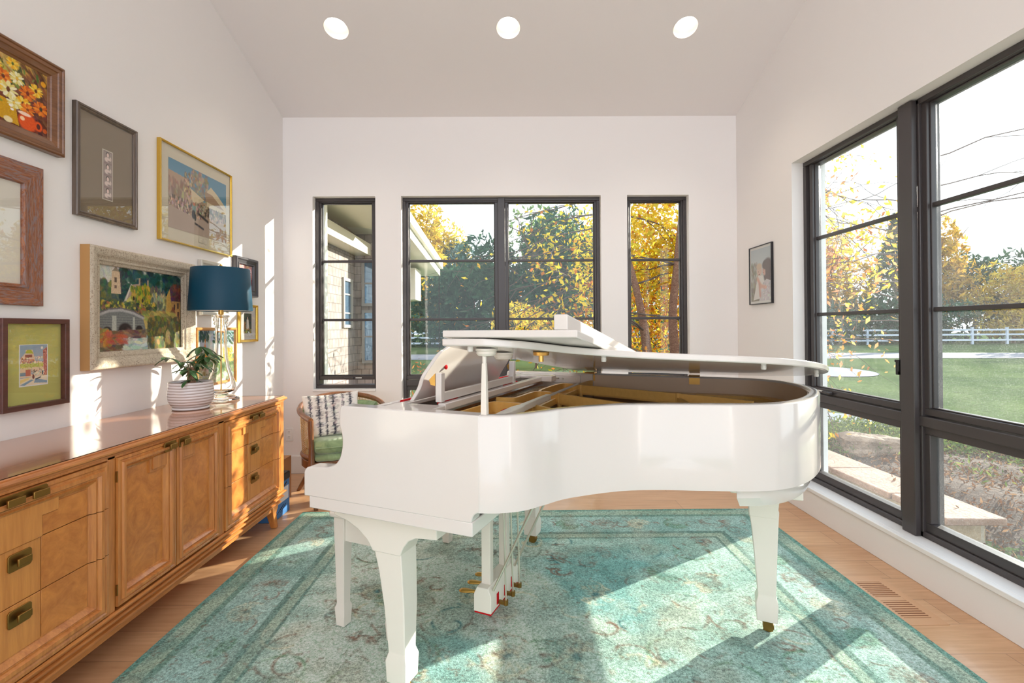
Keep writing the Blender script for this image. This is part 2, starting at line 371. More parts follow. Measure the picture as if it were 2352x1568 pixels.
# interior sill board under the long right window
struct(G().box(XR-.03, XR-.0005, R1[0], R1[1], .1655, .19).box(XR-.0005, XR+.235, R1[0]+.0005, R1[1]-.0005, .1655, .19).obj('trim_1', M['trim'], bevel=.003), 'white sill board under the long right window', 'sill')
struct(G().box(B1[0]+.001, B1[1]-.001, YB-.012, YB+.195, .7155, .735).obj('trim_2', M['trim'], bevel=.003))
struct(G().box(B3[0]+.001, B3[1]-.001, YB-.012, YB+.195, .7155, .735).obj('trim_3', M['trim'], bevel=.003))

# ------------------------------------------------------------------ windows
def window(name, label, op, panes, lower, fn, d, glass, post_out, crank=None, lever=None, posts=()):
    """op opening (a0,a1,z0,z1); panes list of (a0,a1) glass spans; d inner face depth; fn(a,z,depth)"""
    root = thing(name, label, 'window', fn((op[0]+op[1])/2, op[2], d+.05), kind='structure'); W = []
    def part(g, nm, mt, **k): o = g.obj(nm, mt, root, **k); W.append(o); return o
    def bx(g, a0, a1, z0, z1, d0, d1):
        p = fn(a0, z0, d0); q = fn(a1, z1, d1); return g.box(min(p[0], q[0]), max(p[0], q[0]), min(p[1], q[1]), max(p[1], q[1]), min(p[2], q[2]), max(p[2], q[2]))
    a0, a1, z0, z1 = op; t = .03; g = G()
    bx(g, a0, a1, z1-t, z1, d, d+.11); bx(g, a0, a1, z0, z0+t, d, d+.11); bx(g, a0, a0+t, z0+t, z1-t, d, d+.11); bx(g, a1-t, a1, z0+t, z1-t, d, d+.11)
    # stepped inner lip
    ZT = 2.392; ZB = .845
    for (p0, p1), (q0, q1) in zip(panes, panes[1:]):
        bx(g, p1+.028, q0-.028, z0, z1-.004, d-(0 if posts else post_out), d+.11)
    for p0, p1 in posts: bx(g, p0, p1, z0, z1-.004, d-post_out, d)
    if lower: bx(g, a0+t, a1-t, .752, .805, d-.004, d+.1)
    part(g, 'window_frame', M['frame'], bevel=.004)
    for i, (p0, p1) in enumerate(panes):
        s = G(); fr = .03
        bx(s, p0-fr, p1+fr, ZT, ZT+.022, d+.014, d+.07); bx(s, p0-fr, p1+fr, ZB-.035, ZB, d+.014, d+.07)
        bx(s, p0-fr, p0, ZB, ZT, d+.014, d+.07); bx(s, p1, p1+fr, ZB, ZT, d+.014, d+.07)
        # glazing bead
        for e0, e1, y0, y1 in ((p0, p1, ZT-.007, ZT), (p0, p1, ZB, ZB+.007), (p0, p0+.007, ZB, ZT), (p1-.007, p1, ZB, ZT)): bx(s, e0, e1, y0, y1, d+.03, d+.06)
        part(s, 'sash', M['frame'], bevel=.003)
        mu = G()
        for zz in (1.872, 1.345): bx(mu, p0, p1, zz-.011, zz+.011, d+.036, d+.064)
        part(mu, 'muntin', M['frame'], bevel=.003)
        part(bx(G(), p0, p1, ZB, ZT, d+.048, d+.052), 'pane', glass)
        if lower:
            s = G(); l0, l1 = z0+.075, .712
            bx(s, p0-fr, p1+fr, l1, l1+.04, d+.014, d+.07); bx(s, p0-fr, p1+fr, l0-.045, l0, d+.014, d+.07); bx(s, p0-fr, p0, l0, l1, d+.014, d+.07); bx(s, p1, p1+fr, l0, l1, d+.014, d+.07)
            part(s, 'lower_sash', M['frame'], bevel=.003)
            part(bx(G(), p0, p1, l0, l1, d+.048, d+.052), 'lower_pane', glass)
    if crank is not None:
        c = G(); bx(c, crank-.055, crank+.03, .815, .832, d-.006, d+.012); bx(c, crank-.06, crank-.0, .822, .829, d-.016, d-.006)
        part(c, 'crank_handle', M['frame'], bevel=.002)
        c = G(); bx(c, crank+.045, crank+.10, .822, .830, d+.0125, d+.0135); part(c, 'maker_label', M['white'])
    if lever is not None:
        c = G(); bx(c, lever-.012, lever+.004, 1.0, 1.08, d-.01, d+.014); bx(c, lever-.03, lever-.004, 1.068, 1.082, d-.022, d-.008); bx(c, lever-.034, lever-.024, 1.02, 1.08, d-.022, d-.010)
        part(c, 'lock_lever', M['black'], bevel=.002)
    rebase(root, root.location); return root
fb = lambda a, z, d: (a, d, z)
fr_ = lambda a, z, d: (d, a, z)
window('window_1', 'narrow black casement window left of the wide one, shingled wing outside', B1, [(-1.684, -1.232)], False, fb, YB+.06, M['pane'], 0, crank=-1.43)
window('window_2', 'wide two-bay black window in the back wall behind the piano lid', B2, [(-.905, -.133), (-.012, .762)], True, fb, YB+.06, M['pane'], .012)
window('window_3', 'narrow black window at the right of the back wall, yellow birch outside', B3, [(1.088, 1.541)], False, fb, YB+.06, M['pane'], 0, crank=1.31)
window('window_4', 'long black floor-to-head window filling the right wall', R1, [(.98, 1.55), (1.715, 2.435), (2.625, 3.362)], True, fr_, XR+.08, M['pane_dusty'], .03, posts=((2.475, 2.562), (1.59, 1.675)), crank=3.22, lever=2.615)

# ------------------------------------------------------------------ recessed lights
lamp_glow = emit('downlight_glow', (1, .95, .86, 1), 5)
can = mat('white_reflector', (.62, .55, .46, 1), .5)
for i, (cx, cy) in enumerate(LIGHTS):
    lb = ['round recessed ceiling light at left, above the picture wall side', 'round recessed ceiling light in the middle of the row', 'round recessed ceiling light at right, above the window wall side'][i]
    z = ceil_z(cy); r = thing('recessed_light', lb, 'ceiling light', (cx, cy, z), group='recessed ceiling lights in a row')
    g = G(); n = 32; secs = []
    for rr, h in ((.084, 0), (.083, .02), (.062, .075)):
        secs.append([(rr*math.cos(2*PI*j/n), rr*math.sin(2*PI*j/n), h-SLOPE*rr*math.sin(2*PI*j/n)*(1 if h < .03 else .25)) for j in range(n)])
    g.loft(secs, cap=False); g.obj('reflector', can, r, smooth=True)
    g = G().lathe([(.0005, .074), (.061, .072)], n=n, cap=False); g.obj('bulb', lamp_glow, r)
    l = bpy.data.lights.new('downlight', 'SPOT'); l.energy = 12; l.spot_size = 1.9; l.spot_blend = .8; l.color = (1, .88, .74); l.shadow_soft_size = .05
    lo = bpy.data.objects.new('downlight', l); C.objects.link(lo); lo.location = (0, 0, .06); lo.parent = r

# ------------------------------------------------------------------ rug
def make_rug():
    x0, x1, y0, y1 = -1.423, 1.664, -.93, 3.34; w, h = x1-x0, y1-y0
    p = Paint(w, h, 400, (150, 184, 174)); X, Y = p.X*w, p.Y*h       # metres; Y=0 is the far edge
    edge = np.minimum(np.minimum(X, w-X), np.minimum(Y, h-Y))
    def fbm(n, sc):
        a = np.zeros_like(X)
        for o in range(n):
            k = sc*2**o; gx, gy = int(w*k)+3, int(h*k)+3; g = rng.random((gy, gx)); fx, fy = X*k, Y*k; ix, iy = fx.astype(int), fy.astype(int); tx, ty = fx-ix, fy-iy
            tx = tx*tx*(3-2*tx); ty = ty*ty*(3-2*ty)
            a += ((g[iy, ix]*(1-tx)+g[iy, ix+1]*tx)*(1-ty)+(g[iy+1, ix]*(1-tx)+g[iy+1, ix+1]*tx)*ty)/2**o
        return (a-a.min())/(a.max()-a.min())
    n1, n2, n3 = fbm(4, 1.3), fbm(4, 2.6), fbm(3, 14)
    p.blend(np.clip((n1-.42)*4, 0, 1), (190, 204, 190), .55); p.blend(np.clip((n2-.55)*5, 0, 1), (112, 168, 166), .8); p.blend(np.clip((.36-n1)*5, 0, 1), (122, 158, 146), .7)
    # border bands
    def band(a, b, c, al): p.blend(((edge >= a) & (edge < b)).astype(float), c, al)
    band(0, .03, (92, 136, 124), .9); band(.03, .10, (142, 160, 138), .6); band(.10, .125, (92, 126, 114), .8); band(.125, .36, (136, 170, 166), .55); band(.36, .39, (76, 106, 98), .75); band(.39, .44, (142, 156, 134), .55); band(.44, .455, (74, 108, 100), .75)
    rust, brown, green, cream, deep = (122, 98, 84), (96, 98, 84), (84, 122, 88), (190, 194, 168), (48, 104, 112)
    nx = p.nx; rows = Y.shape[0]
    def curve(pts, wd, c, al):
        for (ax, ay), (bx_, by) in zip(pts, pts[1:]):
            r = wd*1.6; i0 = max(0, int((min(ax, bx_)-r)/w*nx)); i1 = min(nx, int((max(ax, bx_)+r)/w*nx)+2); j0 = max(0, int((min(ay, by)-r)/h*rows)); j1 = min(rows, int((max(ay, by)+r)/h*rows)+2)
            if i1 <= i0 or j1 <= j0: continue
            xx, yy = X[j0:j1, i0:i1], Y[j0:j1, i0:i1]; dx, dy = bx_-ax, by-ay; t = np.clip(((xx-ax)*dx+(yy-ay)*dy)/(dx*dx+dy*dy+1e-9), 0, 1)
            m = (np.clip(1.5-np.hypot(xx-ax-t*dx, yy-ay-t*dy)/wd, 0, 1)*al*.8*np.clip((n3[j0:j1, i0:i1]-.40)*5, 0, 1))[..., None]
            p.a[j0:j1, i0:i1] = p.a[j0:j1, i0:i1]*(1-m)+lin(c)*m
    def spiral(x, y, r, a0, turn, c, wd=.006, al=.8):
        curve([(x+r*(1-t/26)*math.cos(a0+turn*t*.28), y+r*(1-t/26)*math.sin(a0+turn*t*.28)) for t in range(24)], wd, c, al)
    def flower(x, y, r, c1, c2):
        for k in range(8):
            a = k*PI/4; curve([(x+r*.3*math.cos(a), y+r*.3*math.sin(a)), (x+r*math.cos(a-.25), y+r*math.sin(a-.25)), (x+r*math.cos(a+.25), y+r*math.sin(a+.25)), (x+r*.3*math.cos(a), y+r*.3*math.sin(a))], .007, c1, .7)
        curve([(x, y), (x+.001, y)], r*.3, c2, .8)
    for _ in range(130):                                   # mirrored arabesques in the field
        x, y = rng.uniform(.5, w/2), rng.uniform(.5, h-.5); r = rng.uniform(.07, .2); a0 = rng.uniform(0, 6.3); tn = rng.choice([-1, 1]); c = [rust, brown, green, cream, deep, rust][rng.integers(6)]
        spiral(x, y, r, a0, tn, c); spiral(w-x, y, r, PI-a0, -tn, c)
    for _ in range(46):
        x, y = rng.uniform(.5, w/2), rng.uniform(.5, h-.5); r = rng.uniform(.05, .11); c = [rust, cream, green][rng.integers(3)]
        for q in (x, w-x): flower(q, y, r, c, deep)
    k = 0
    for t in np.arange(.25, h-.2, .23):                    # border vine
        for q, s in ((.245, 1), (w-.245, -1)):
            flower(q, t, .07, [rust, cream, green][k % 3], brown); spiral(q+.04*s, t+.11, .07, k, s, rust, .005)
        k += 1
    for t in np.arange(.4, w-.3, .23): flower(t, .245, .07, [rust, cream, green][k % 3], brown); spiral(t+.11, .245, .07, k, 1, rust, .005); k += 1
    for _ in range(7): p.blend(np.clip((fbm(3, 5)-.62)*6, 0, 1), [(150, 172, 164), (88, 128, 122), (132, 130, 112)][rng.integers(3)], .35)
    m = mat('teal_wool_pile', (1, 1, 1, 1), .95, spec=.1); k = N(m); a = k.n('Attribute'); a.attribute_name = 'paint'
    v = k.coord(); f1 = k.noise(v, 95, 4, .75); f2 = k.noise(v, 330, 2, .6); f3 = k.noise(v, 26, 4, .7)
    c = k.mix(.62, a.outputs['Color'], k.ramp(f1, [(.33, (.12, .12, .12, 1)), (.66, (.93, .93, .93, 1))]), 'OVERLAY')
    c = k.mix(.5, c, k.ramp(f2, [(.3, (.15, .15, .15, 1)), (.7, (.9, .9, .9, 1))]), 'OVERLAY')
    c = k.mix(k.ramp(f3, [(.58, (0, 0, 0, 1)), (.68, (.55, .55, .55, 1))]), c, hexc(122, 98, 80))
    k.color(c); h_ = k.math('ADD', f1, k.math('MULTIPLY', f2, .6)); k.bump(h_, .55, .006)
    top = .014; p.a = np.clip(p.a*np.array([1.25, 1.16, 1.14]), 0, .92)
    g = G(); fn = lambda a_, b_, d: (a_, b_, d)
    g.ring(x0, x1, y0, y1, [(0, .001), (0, top*.7), (.006, top)], fn); g.add([(x0+.006, y0+.006, top-.001), (x1-.006, y0+.006, top-.001), (x1-.006, y1-.006, top-.001), (x0+.006, y1-.006, top-.001)], [(0, 1, 2, 3)])
    r = thing('rug', 'large teal and grey distressed patterned rug under the white piano', 'rug', ((x0+x1)/2, (y0+y1)/2, 0))
    g.obj('binding', mat('teal_binding', hexc(96, 140, 128), .95), r)
    sheet('pile', m, r, p.a, lambda a_, b_: (x0+a_, y0+b_, top), w, h)
    rebase(r, r.location)
make_rug()
TOP = .015

# ------------------------------------------------------------------ grand piano (u along the length, v across to the bass side)
ANG = .4087; KX, KY = -.6994, 1.6907
piano = thing('grand_piano', 'white glossy grand piano with its lid propped low, standing on the teal rug', 'piano', (KX, KY, 0), -ANG)
BW = 1.44; ZT, ZR, ZK = 1.007, .722, .647
bent = catmull([(.66, 0), (.715, .022), (.772, .066), (.812, .13), (.868, .222), (1.0, .345), (1.12, .408), (1.26, .456), (1.42, .515), (1.52, .588), (1.59, .69), (1.64, .815), (1.672, .95), (1.677, 1.09), (1.65, 1.23), (1.585, 1.35), (1.48, 1.425), (1.36, BW), (1.2, BW)], 6)
def rim():
    out = [(.30, 0), (.5, 0), (.64, 0)]+bent+[(.9, BW), (.5, BW), (.14, BW)]; inn = offset(out, .04); n = len(out); g = G(); b = .006
    secs = []
    for o, i_ in zip(out, inn):
        ox, oy = o; ix, iy = i_; dx, dy = (ix-ox)/.04, (iy-oy)/.04
        secs.append([(ox, oy, ZR), (ox, oy, ZT-b), (ox+dx*b*.3, oy+dy*b*.3, ZT-b*.3), (ox+dx*b, oy+dy*b, ZT), (ix-dx*b, iy-dy*b, ZT), (ix, iy, ZT-b), (ix, iy, ZR)])
    g.loft(secs); return g.obj('rim', M['gloss'], piano, smooth=True, angle=50)
rim()
lin_ = offset([(.66, 0)]+bent[2:]+[(.9, BW), (.45, BW)], .0405); lin2 = offset(lin_, .0025)
G().loft([[(a[0], a[1], .877), (a[0], a[1], 1.0), (b[0], b[1], 1.0), (b[0], b[1], .877)] for a, b in zip(lin_, lin2)]).obj('inner_rim_lining', mat('warm_reflection_tan', hexc(226, 200, 172), .3, coat=.3), piano, smooth=True)  # added maple-toned lining; warm reflection of plate and wood put into its colour
# treble and bass cheeks with the scooped arm profile
arm = [(-.023, .686), (-.023, .762)]+[(-.023+.026*(1-math.cos(t)), .762+.026*math.sin(t)) for t in np.linspace(.3, PI/2, 6)]+[(.075, .793)]
arm += catmull([(.075, .793), (.112, .805), (.134, .828), (.144, .855), (.148, .881), (.145, .915), (.136, .943), (.1365, .977), (.139, .998), (.144, 1.006), (.155, 1.0075)], 4)[1:]
arm += [(.662, 1.0075), (.662, .722)]+[(.662-.028*math.sin(t), .722-.034*(1-math.cos(t))) for t in np.linspace(.25, PI/2, 6)]
for v0, v1 in ((-.001, .055), (BW-.055, BW+.001)):
    G().prism(arm, v0, v1, lambda p, h: (p[0], h, p[1])).obj('cheek', M['gloss'], piano, bevel=.004)
G().box(.0, .637, 0, BW, ZK, .690).obj('keybed', M['gloss'], piano, bevel=.003)
G().box(-.012, .012, .056, BW-.056, .690, .745).obj('key_slip', M['gloss'], piano, bevel=.006)
for v0, v1 in ((.056, .11), (BW-.11, BW-.056)): G().box(.0, .16, v0, v1, .690, .772).obj('key_block', M['gloss'], piano, bevel=.008)
wk = G(); bk = G(); kw = (BW-.22)/52
for i in range(52):
    wk.box(.02, .165, .11+i*kw+.0005, .11+(i+1)*kw-.0005, .70, .755)
    if i % 7 in (0, 2, 3, 5, 6) and i < 51: bk.box(.07, .165, .11+(i+1)*kw-.0055, .11+(i+1)*kw+.0055, .755, .767)
wk.obj('white_keys', M['white'], piano); bk.obj('black_keys', M['black'], piano)
# closed wooden fall and name board behind the keys, felt strip on top
G().prism([(.165, .755), (.175, .80), (.185, .90), (.20, .985), (.212, 1.0), (.235, 1.0), (.235, .70), (.165, .70)], .056, BW-.056, lambda p, h: (p[0], h, p[1])).obj('fallboard', M['gloss'], piano, bevel=.004)
G().box(.236, .250, .20, 1.16, .985, 1.003).obj('nameboard_felt', M['red'], piano)
# inside: soundboard, iron plate with ribs, strings, tuning pins
inn = offset([(.30, 0), (.5, 0), (.64, 0)]+bent+[(.9, BW), (.5, BW), (.25, BW)], .042)
G().prism(inn, .868, .876).obj('soundboard', M['sound'], piano)
pl = G()
pl.prism([(.34, .06), (.66, .06), (.76, .12), (.80, .20), (.66, .26), (.60, .5), (.60, .9), (.62, 1.30), (.60, 1.38), (.34, 1.38)], .905, .925)   # pin-block web
pin = offset(bent, .055)
edge_in = offset(bent, .115)
pl.loft([[(a[0], a[1], .905), (a[0], a[1], .928), (b[0], b[1], .928), (b[0], b[1], .905)] for a, b in zip(pin, edge_in)])
pl.box(.45, 1.3, BW-.115, BW-.05, .905, .925)
def rib(pts, wd=.014, z0=.925, z1=.972):
    pts = catmull([tuple(map(float, q)) for q in pts], 6) if len(pts) > 2 else pts
    a = offset(pts, wd/2); b = offset(pts, -wd/2); pl.loft([[(p[0], p[1], z0), (p[0], p[1], z1), (q[0], q[1], z1), (q[0], q[1], z0)] for p, q in zip(a, b)])
rib([(.643, 1.144), (.9, 1.065), (1.141, .98), (1.30, .925), (1.43, .845)]); rib([(.635, .804), (.80, .715), (1.008, .611), (1.16, .53)]); rib([(.643, .471), (.70, .44), (.80, .36), (.86, .31)])
rib([(.643, 1.144), (.60, 1.18), (.552, 1.183), (.535, 1.10), (.531, .93), (.545, .85), (.60, .83), (.635, .804)], .012)
rib([(.635, .804), (.59, .84), (.55, .84), (.525, .80), (.52, .627), (.50, .60), (.44, .596)], .012); rib([(.643, .471), (.56, .48), (.483, .476), (.478, .38), (.47, .20)], .012)
rib([(.643, 1.144), (.645, 1.30), (.66, 1.37)], .012); rib([(.643, 1.144), (.64, .98), (.635, .804)], .010, z1=.95); rib([(.635, .804), (.64, .64), (.643, .471)], .010, z1=.95); rib([(.643, .471), (.66, .3), (.70, .19)], .012)
rib([(1.141, .98), (1.20, .80), (1.22, .60)], .012, z1=.955)
for q in ((1.141, .98), (.66, 1.138), (.655, .795), (.655, .466)): pl.lathe([(.011, .905), (.011, .974)], q[0], q[1], 12)
pl.obj('iron_plate', M['gold'], piano, smooth=True, angle=35)
st = G()
for i in range(64):
    v = .10+i*.0192
    if v > 1.30: break
    t = i/63; u1 = .72+.93*min(1, t*1.02)**.8; v1 = min(v+.02, 1.34)
    a, b = Vector((.45, v, .932)), Vector((min(u1, 1.56), .16+t*1.02, .932)); n = Vector((-(b-a).y, (b-a).x, 0)).normalized()*.0007
    st.add([a-n, b-n, b+n, a+n], [(0, 1, 2, 3)]); st.add([a-n+Vector((0, 0, .0012)), b-n+Vector((0, 0, .0012)), b+n+Vector((0, 0, .0012)), a+n+Vector((0, 0, .0012))], [(3, 2, 1, 0)])
tag(st.obj('strings', mat('steel_and_copper_strings', hexc(150, 118, 90), .3, 1), piano), None, None, kind='stuff')
tp = G()
for s0, (va, vb, ua, ub) in enumerate([(.12, .47, .352, .395), (.50, .60, .40, .43), (.62, .80, .40, .41), (.83, 1.14, .40, .43)]):
    n = int((vb-va)/.010)
    for i in range(n):
        for r_i in range(3):
            q = i/n; tp.lathe([(.0032, .925), (.0032, .952)], ua+(ub-ua)*q+r_i*.017, va+(vb-va)*q+r_i*.003, 6)
tag(tp.obj('tuning_pins', M['chrome'], piano), None, None, kind='stuff')
# music shelf: side runners, front rail, red zigzag felts
ms = G(); ms.box(.25, .445, .057, .17, .985, 1.0); ms.box(.25, .445, 1.25, BW-.057, .985, 1.0); ms.box(.415, .445, .17, 1.25, .982, 1.006); ms.box(.252, .285, .17, 1.25, .985, 1.0)
ms.box(.39, .50, 1.15, 1.225, .98, 1.010); ms.obj('music_shelf', M['gloss'], piano, bevel=.003)
G().box(.286, .414, .17, 1.25, .955, .965).obj('shelf_floor', M['chair_wood'], piano)
for v in (.27, .86):
    zf = G(); pts = [(.372, v)]+[(.372+(.016 if i % 2 else 0), v+i*.011) for i in range(1, 7)]+[(.372, v+.077)]
    zf.prism([(.35, v+.077), (.35, v)]+[(p[0]+.02, p[1]) for p in pts], .985, 1.004); zf.obj('zigzag_felt', M['red'], piano)
# music desk: leaning board with curved sides, strut frame, brass hinges
desk = G(); prof = catmull([(.0, .0), (.012, .055), (.045, .10), (.06, .15), (.10, .19), (.16, .205)], 5)      # (inset from side, height) curved sides
L = [(.17+i_, h) for i_, h in [(q[0]*.0+.0, q[1]) for q in prof]]
def dpt(v, h, th): return (.300+h*.52+th, v, 1.008+h*.90)
side = catmull([(0, 0), (.008, .05), (-.004, .10), (.010, .15), (.03, .19), (.07, .212)], 5)
Lp = [(.165+q[0], q[1]) for q in side]; Rp = [(.875-q[0], q[1]) for q in reversed(side)]
desk.prism(Lp+Rp, 0, .016, lambda p, h: dpt(p[0], p[1], h)); d_o = desk.obj('music_desk', M['gloss'], piano, bevel=.003)
fr = G(); fr.box(.402, .426, .175, .200, 1.008, 1.109); fr.box(.402, .426, .815, .84, 1.008, 1.109); fr.box(.406, .422, .20, .815, 1.010, 1.040); fr.obj('desk_strut', M['gloss'], d_o, bevel=.002)
for v in (.172, .843): G().prism([(.378, 1.085), (.402, 1.108), (.402, 1.065), (.385, 1.068)], v, v+.012, lambda p, h: (p[0], h, p[1])).obj('desk_hinge', M['brass'], d_o)
G().lathe([(.0, 0), (.008, 0), (.009, .004), (.005, .007), (.0, .008)], n=16, cap=False).obj('bumper', M['red'], d_o, smooth=True).matrix_local = Matrix.Translation((.383, .275, 1.122)) @ Matrix.Rotation(PI/2, 4, 'Y')
# lid
LS = .133
def lz(v): return 1.0155+(BW+.02-v)*LS
lid_path = [(.548, -.02), (.60, -.02), (.65, -.02)]+offset(bent, -.028)[2:]+[(1.0, BW+.02), (.548, BW+.02)]
lid = G().prism(lid_path, 0, .022, lambda p, h: (p[0], p[1], lz(p[1])+h)).obj('lid', M['gloss'], piano, bevel=.004)
flap = G().prism([(.55, -.02), (.965, -.02), (.965, BW+.0), (.55, BW+.0)], .0255, .0465, lambda p, h: (p[0], p[1], lz(p[1])+h)).obj('lid_flap', M['gloss'], lid, bevel=.003)
G().prism([(.899, -.018), (.938, -.018), (.938, BW-.02), (.899, BW-.02)], .0467, .089, lambda p, h: (p[0], p[1], lz(p[1])+h)).obj('lid_lip', M['gloss'], lid, bevel=.003)
for q in ((.627, .012), (.95, .365), (1.45, .60), (1.675, 1.05)):
    G().lathe([(.008, -.013), (.009, -.006), (.008, .001)], n=14).obj('lid_bumper', M['rubber'], lid, smooth=True).location = (q[0], q[1], lz(q[1]))
for q, mm_ in (((.665, .045), 'satin'), ((.655, .19), 'satin')):
    o = G().lathe([(.006, -.026), (.026, -.022), (.031, -.015), (.030, -.009), (.034, -.006), (.033, 0)], n=24).obj('prop_cup', M[mm_], lid, smooth=True); o.location = (q[0], q[1], lz(q[1]))
G().lathe([(.008, -.03), (.008, -.012), (.024, -.010), (.026, 0)], n=20).obj('lid_catch', M['brass'], lid, smooth=True).location = (.80, .155, lz(.155))
for u in (.645, 1.19):
    h = thing('hinge', None, None); h.parent = piano
    hg = G(); hg.box(u-.026, u+.026, BW-.046, BW-.040, .968, 1.002); hg.box(u-.026, u+.026, BW-.050, BW+.002, 1.0075, 1.0105); hg.box(u-.026, u+.026, BW-.060, BW-.002, 1.0108, 1.0150)
    hg.tube([(u-.027, BW-.062, 1.012), (u+.027, BW-.062, 1.012)], .0035, 10); bpy.data.objects.remove(h); hg.obj('hinge', M['brass'], piano)
lp_ = G(); lp_.box(.425, .592, BW-.060, BW-.041, .950, .998); lk = lp_.obj('latch_block', M['gloss'], piano, bevel=.003)
G().tube([(.425, BW-.064, .978), (.43, BW-.068, .98), (.465, BW-.068, .98), (.468, BW-.062, .976)], .003, 8).obj('latch_pin', M['chrome'], lk)
for u in (.49, .565): G().lathe([(.005, 0), (.005, .004)], n=10).obj('screw', M['chrome'], lk).matrix_local = Matrix.Translation((u, BW-.060, .975)) @ Matrix.Rotation(PI/2, 4, 'X')
# short lid prop (standing) and long prop folded on the plate
g = G(); zt = lz(.045)-.022; g.loft([[(.665+s*a, .03+t*a, z) for s, t in ((-1, -1), (1, -1), (1, 1), (-1, 1))] for a, z in ((.0095, 1.0), (.0095, 1.02), (.0078, 1.11), (.0065, 1.16))]); g.lathe([(.0065, 1.155), (.0065, zt)], .665, .03, 14)
g.obj('lid_prop', M['satin'], piano, bevel=.002, smooth=False)
g = G(); a, b = Vector((.685, .065, .990)), Vector((.640, .704, .972)); dv = (b-a).normalized(); nn = Vector((-dv.y, dv.x, 0))
g.loft([[tuple(a+dv*t+nn*s*wd+Vector((0, 0, hh))) for s, hh in ((-1, -.012), (1, -.012), (1, .010), (-1, .010))] for t, wd in ((0, .010), (.10, .018), (.2, .021), (.26, .013), (.62, .012))])
lprop = g.obj('long_prop', M['satin'], piano, bevel=.002)
q = a+dv*.10; G().box(q.x-.022, q.x-.0185, q.y-.0, q.y+.04, .982, .997).obj('prop_felt', M['red'], lprop)
G().tube([(.640, .704, .974), (.648, 1.12, .979)], .006, 8).obj('prop_extension', M['satin'], lprop)
# legs
def leg(cu, cv, mirror=1, bracket='front', rot=0):
    g = G(); sq = lambda hu, hv, z, du=0: [(cu+du-hu, cv-hv, z), (cu+du+hu, cv-hv, z), (cu+du+hu, cv+hv, z), (cu+du-hu, cv+hv, z)]
    g.loft([sq(.056, .045, .52, -.028 if bracket == 'front' else -.010), sq(.048, .043, .44, -.016 if bracket == 'front' else -.006), sq(.041, .039, .32, -.005 if bracket == 'front' else -.003), sq(.0335, .0335, .175), sq(.0335, .0335, .165), sq(.041, .041, .140), sq(.038, .038, .066)])
    if bracket == 'front':
        poly = [(-.255, .6465), (-.255, .604), (-.20, .592), (-.15, .570), (-.11, .540), (-.086, .505), (.027, .505), (.040, .535), (.060, .560), (.09, .575), (.170, .582), (.170, .6465)]
        g.prism(poly, cv-.048, cv+.048, lambda p, h: (cu+p[0], h, p[1]))
    else:
        g.loft([sq(.051, .047, .49, -.012), sq(.058, .055, .60, -.008)]); g.box(cu-.075, cu+.065, cv-.07, cv+.07, .598, .615)
    o = g.obj('leg', M['satin'], piano, bevel=.003)
    c = G(); c.box(cu-.016, cu+.016, cv-.018, cv+.018, .058, .066); c.box(cu-.014, cu+.022, cv-.020, cv-.016, .022, .060); c.box(cu-.014, cu+.022, cv+.016, cv+.020, .022, .060)
    c.loft([[(cu+.006+.021*math.cos(a_), cv+h, TOP+.0205+.021*math.sin(a_)) for a_ in np.linspace(0, 2*PI, 18)[:-1]] for h in (-.014, .014)])
    c.obj('caster', M['brass_old'], o, bevel=.001)
leg(.300, .118); leg(.296, 1.386); leg(1.480, .985, bracket='tail')
G().box(1.345, 1.60, .86, 1.12, .600, .6465).obj('leg_block', M['satin'], piano, bevel=.004)
tailp = [p for p in offset(bent, .028) if p[0] > 1.36 and p[1] < 1.2]+[(1.60, 1.28), (1.36, 1.28)]
G().loft([[(p[0], p[1], .722) for p in tailp], [(p[0]-.0, p[1], .69) for p in tailp], [(1.5+(p[0]-1.5)*.93, .95+(p[1]-.95)*.93, .655) for p in tailp], [(1.5+(p[0]-1.5)*.82, .95+(p[1]-.95)*.82, .648) for p in tailp]]).obj('tail_block', M['gloss'], piano, smooth=True, angle=30)
bt = offset([(.64, 0)]+bent+[(.9, BW), (.64, BW)], .05); G().prism(bt, .726, .76).obj('bottom_board', M['satin'], piano)
for v in (.62, 1.05): G().box(.64, 1.15, v, v+.07, .70, .725).obj('underside_beam', M['satin'], piano, bevel=.003)
# lyre
ly = G(); ly.prism([(.36, .088), (.44, .088), (.44, .158), (.425, .19), (.375, .19), (.36, .158)], .53, .82, lambda p, h: (p[0], h, p[1])); ly.box(.37, .43, .58, .585, .09, .1)
for v in (.580, .755): ly.loft([[(.400+s*a, v+t*a*.75, z) for s, t in ((-1, -1), (1, -1), (1, 1), (-1, 1))] for a, z in ((.021, .188), (.021, .60), (.022, .6465))])
ly.box(.355, .445, .51, .83, .618, .6465); lo_ = ly.obj('lyre', M['satin'], piano, bevel=.003)
G().box(.362, .438, .534, .816, .080, .088).obj('lyre_felt', M['red'], lo_)
for v in (.600, .675, .750):
    G().box(.438, .4415, v-.014, v+.006, .10, .146).obj('pedal_slot_felt', M['red'], lo_)
    p = G(); secs = []
    for t, hw, hh in ((.37, .007, .006), (.34, .007, .006), (.315, .010, .006), (.29, .0165, .007), (.272, .018, .007), (.26, .014, .006), (.254, .006, .003)):
        z = .128-.010*max(0, (.35-t)/.1) if t < .35 else .128
        secs.append([(t, v+hw*math.cos(a_), z+hh*math.sin(a_)) for a_ in np.linspace(0, 2*PI, 15)[:-1]])
    p.loft(secs).obj('pedal', M['brass'], piano, smooth=True)
    b_ = G(); b_.box(.441, .480, v-.002, v+.012, .098, .110); b_.lathe([(.010, .098), (.010, .118)], .474, v+.005, 12); bo = b_.obj('trap_lever', M['brass_old'], piano)
    G().tube([(.474, v+.005, .118), (.462, v+.005, .655)], .0042, 8).obj('pedal_rod', M['chrome'], bo, smooth=True)
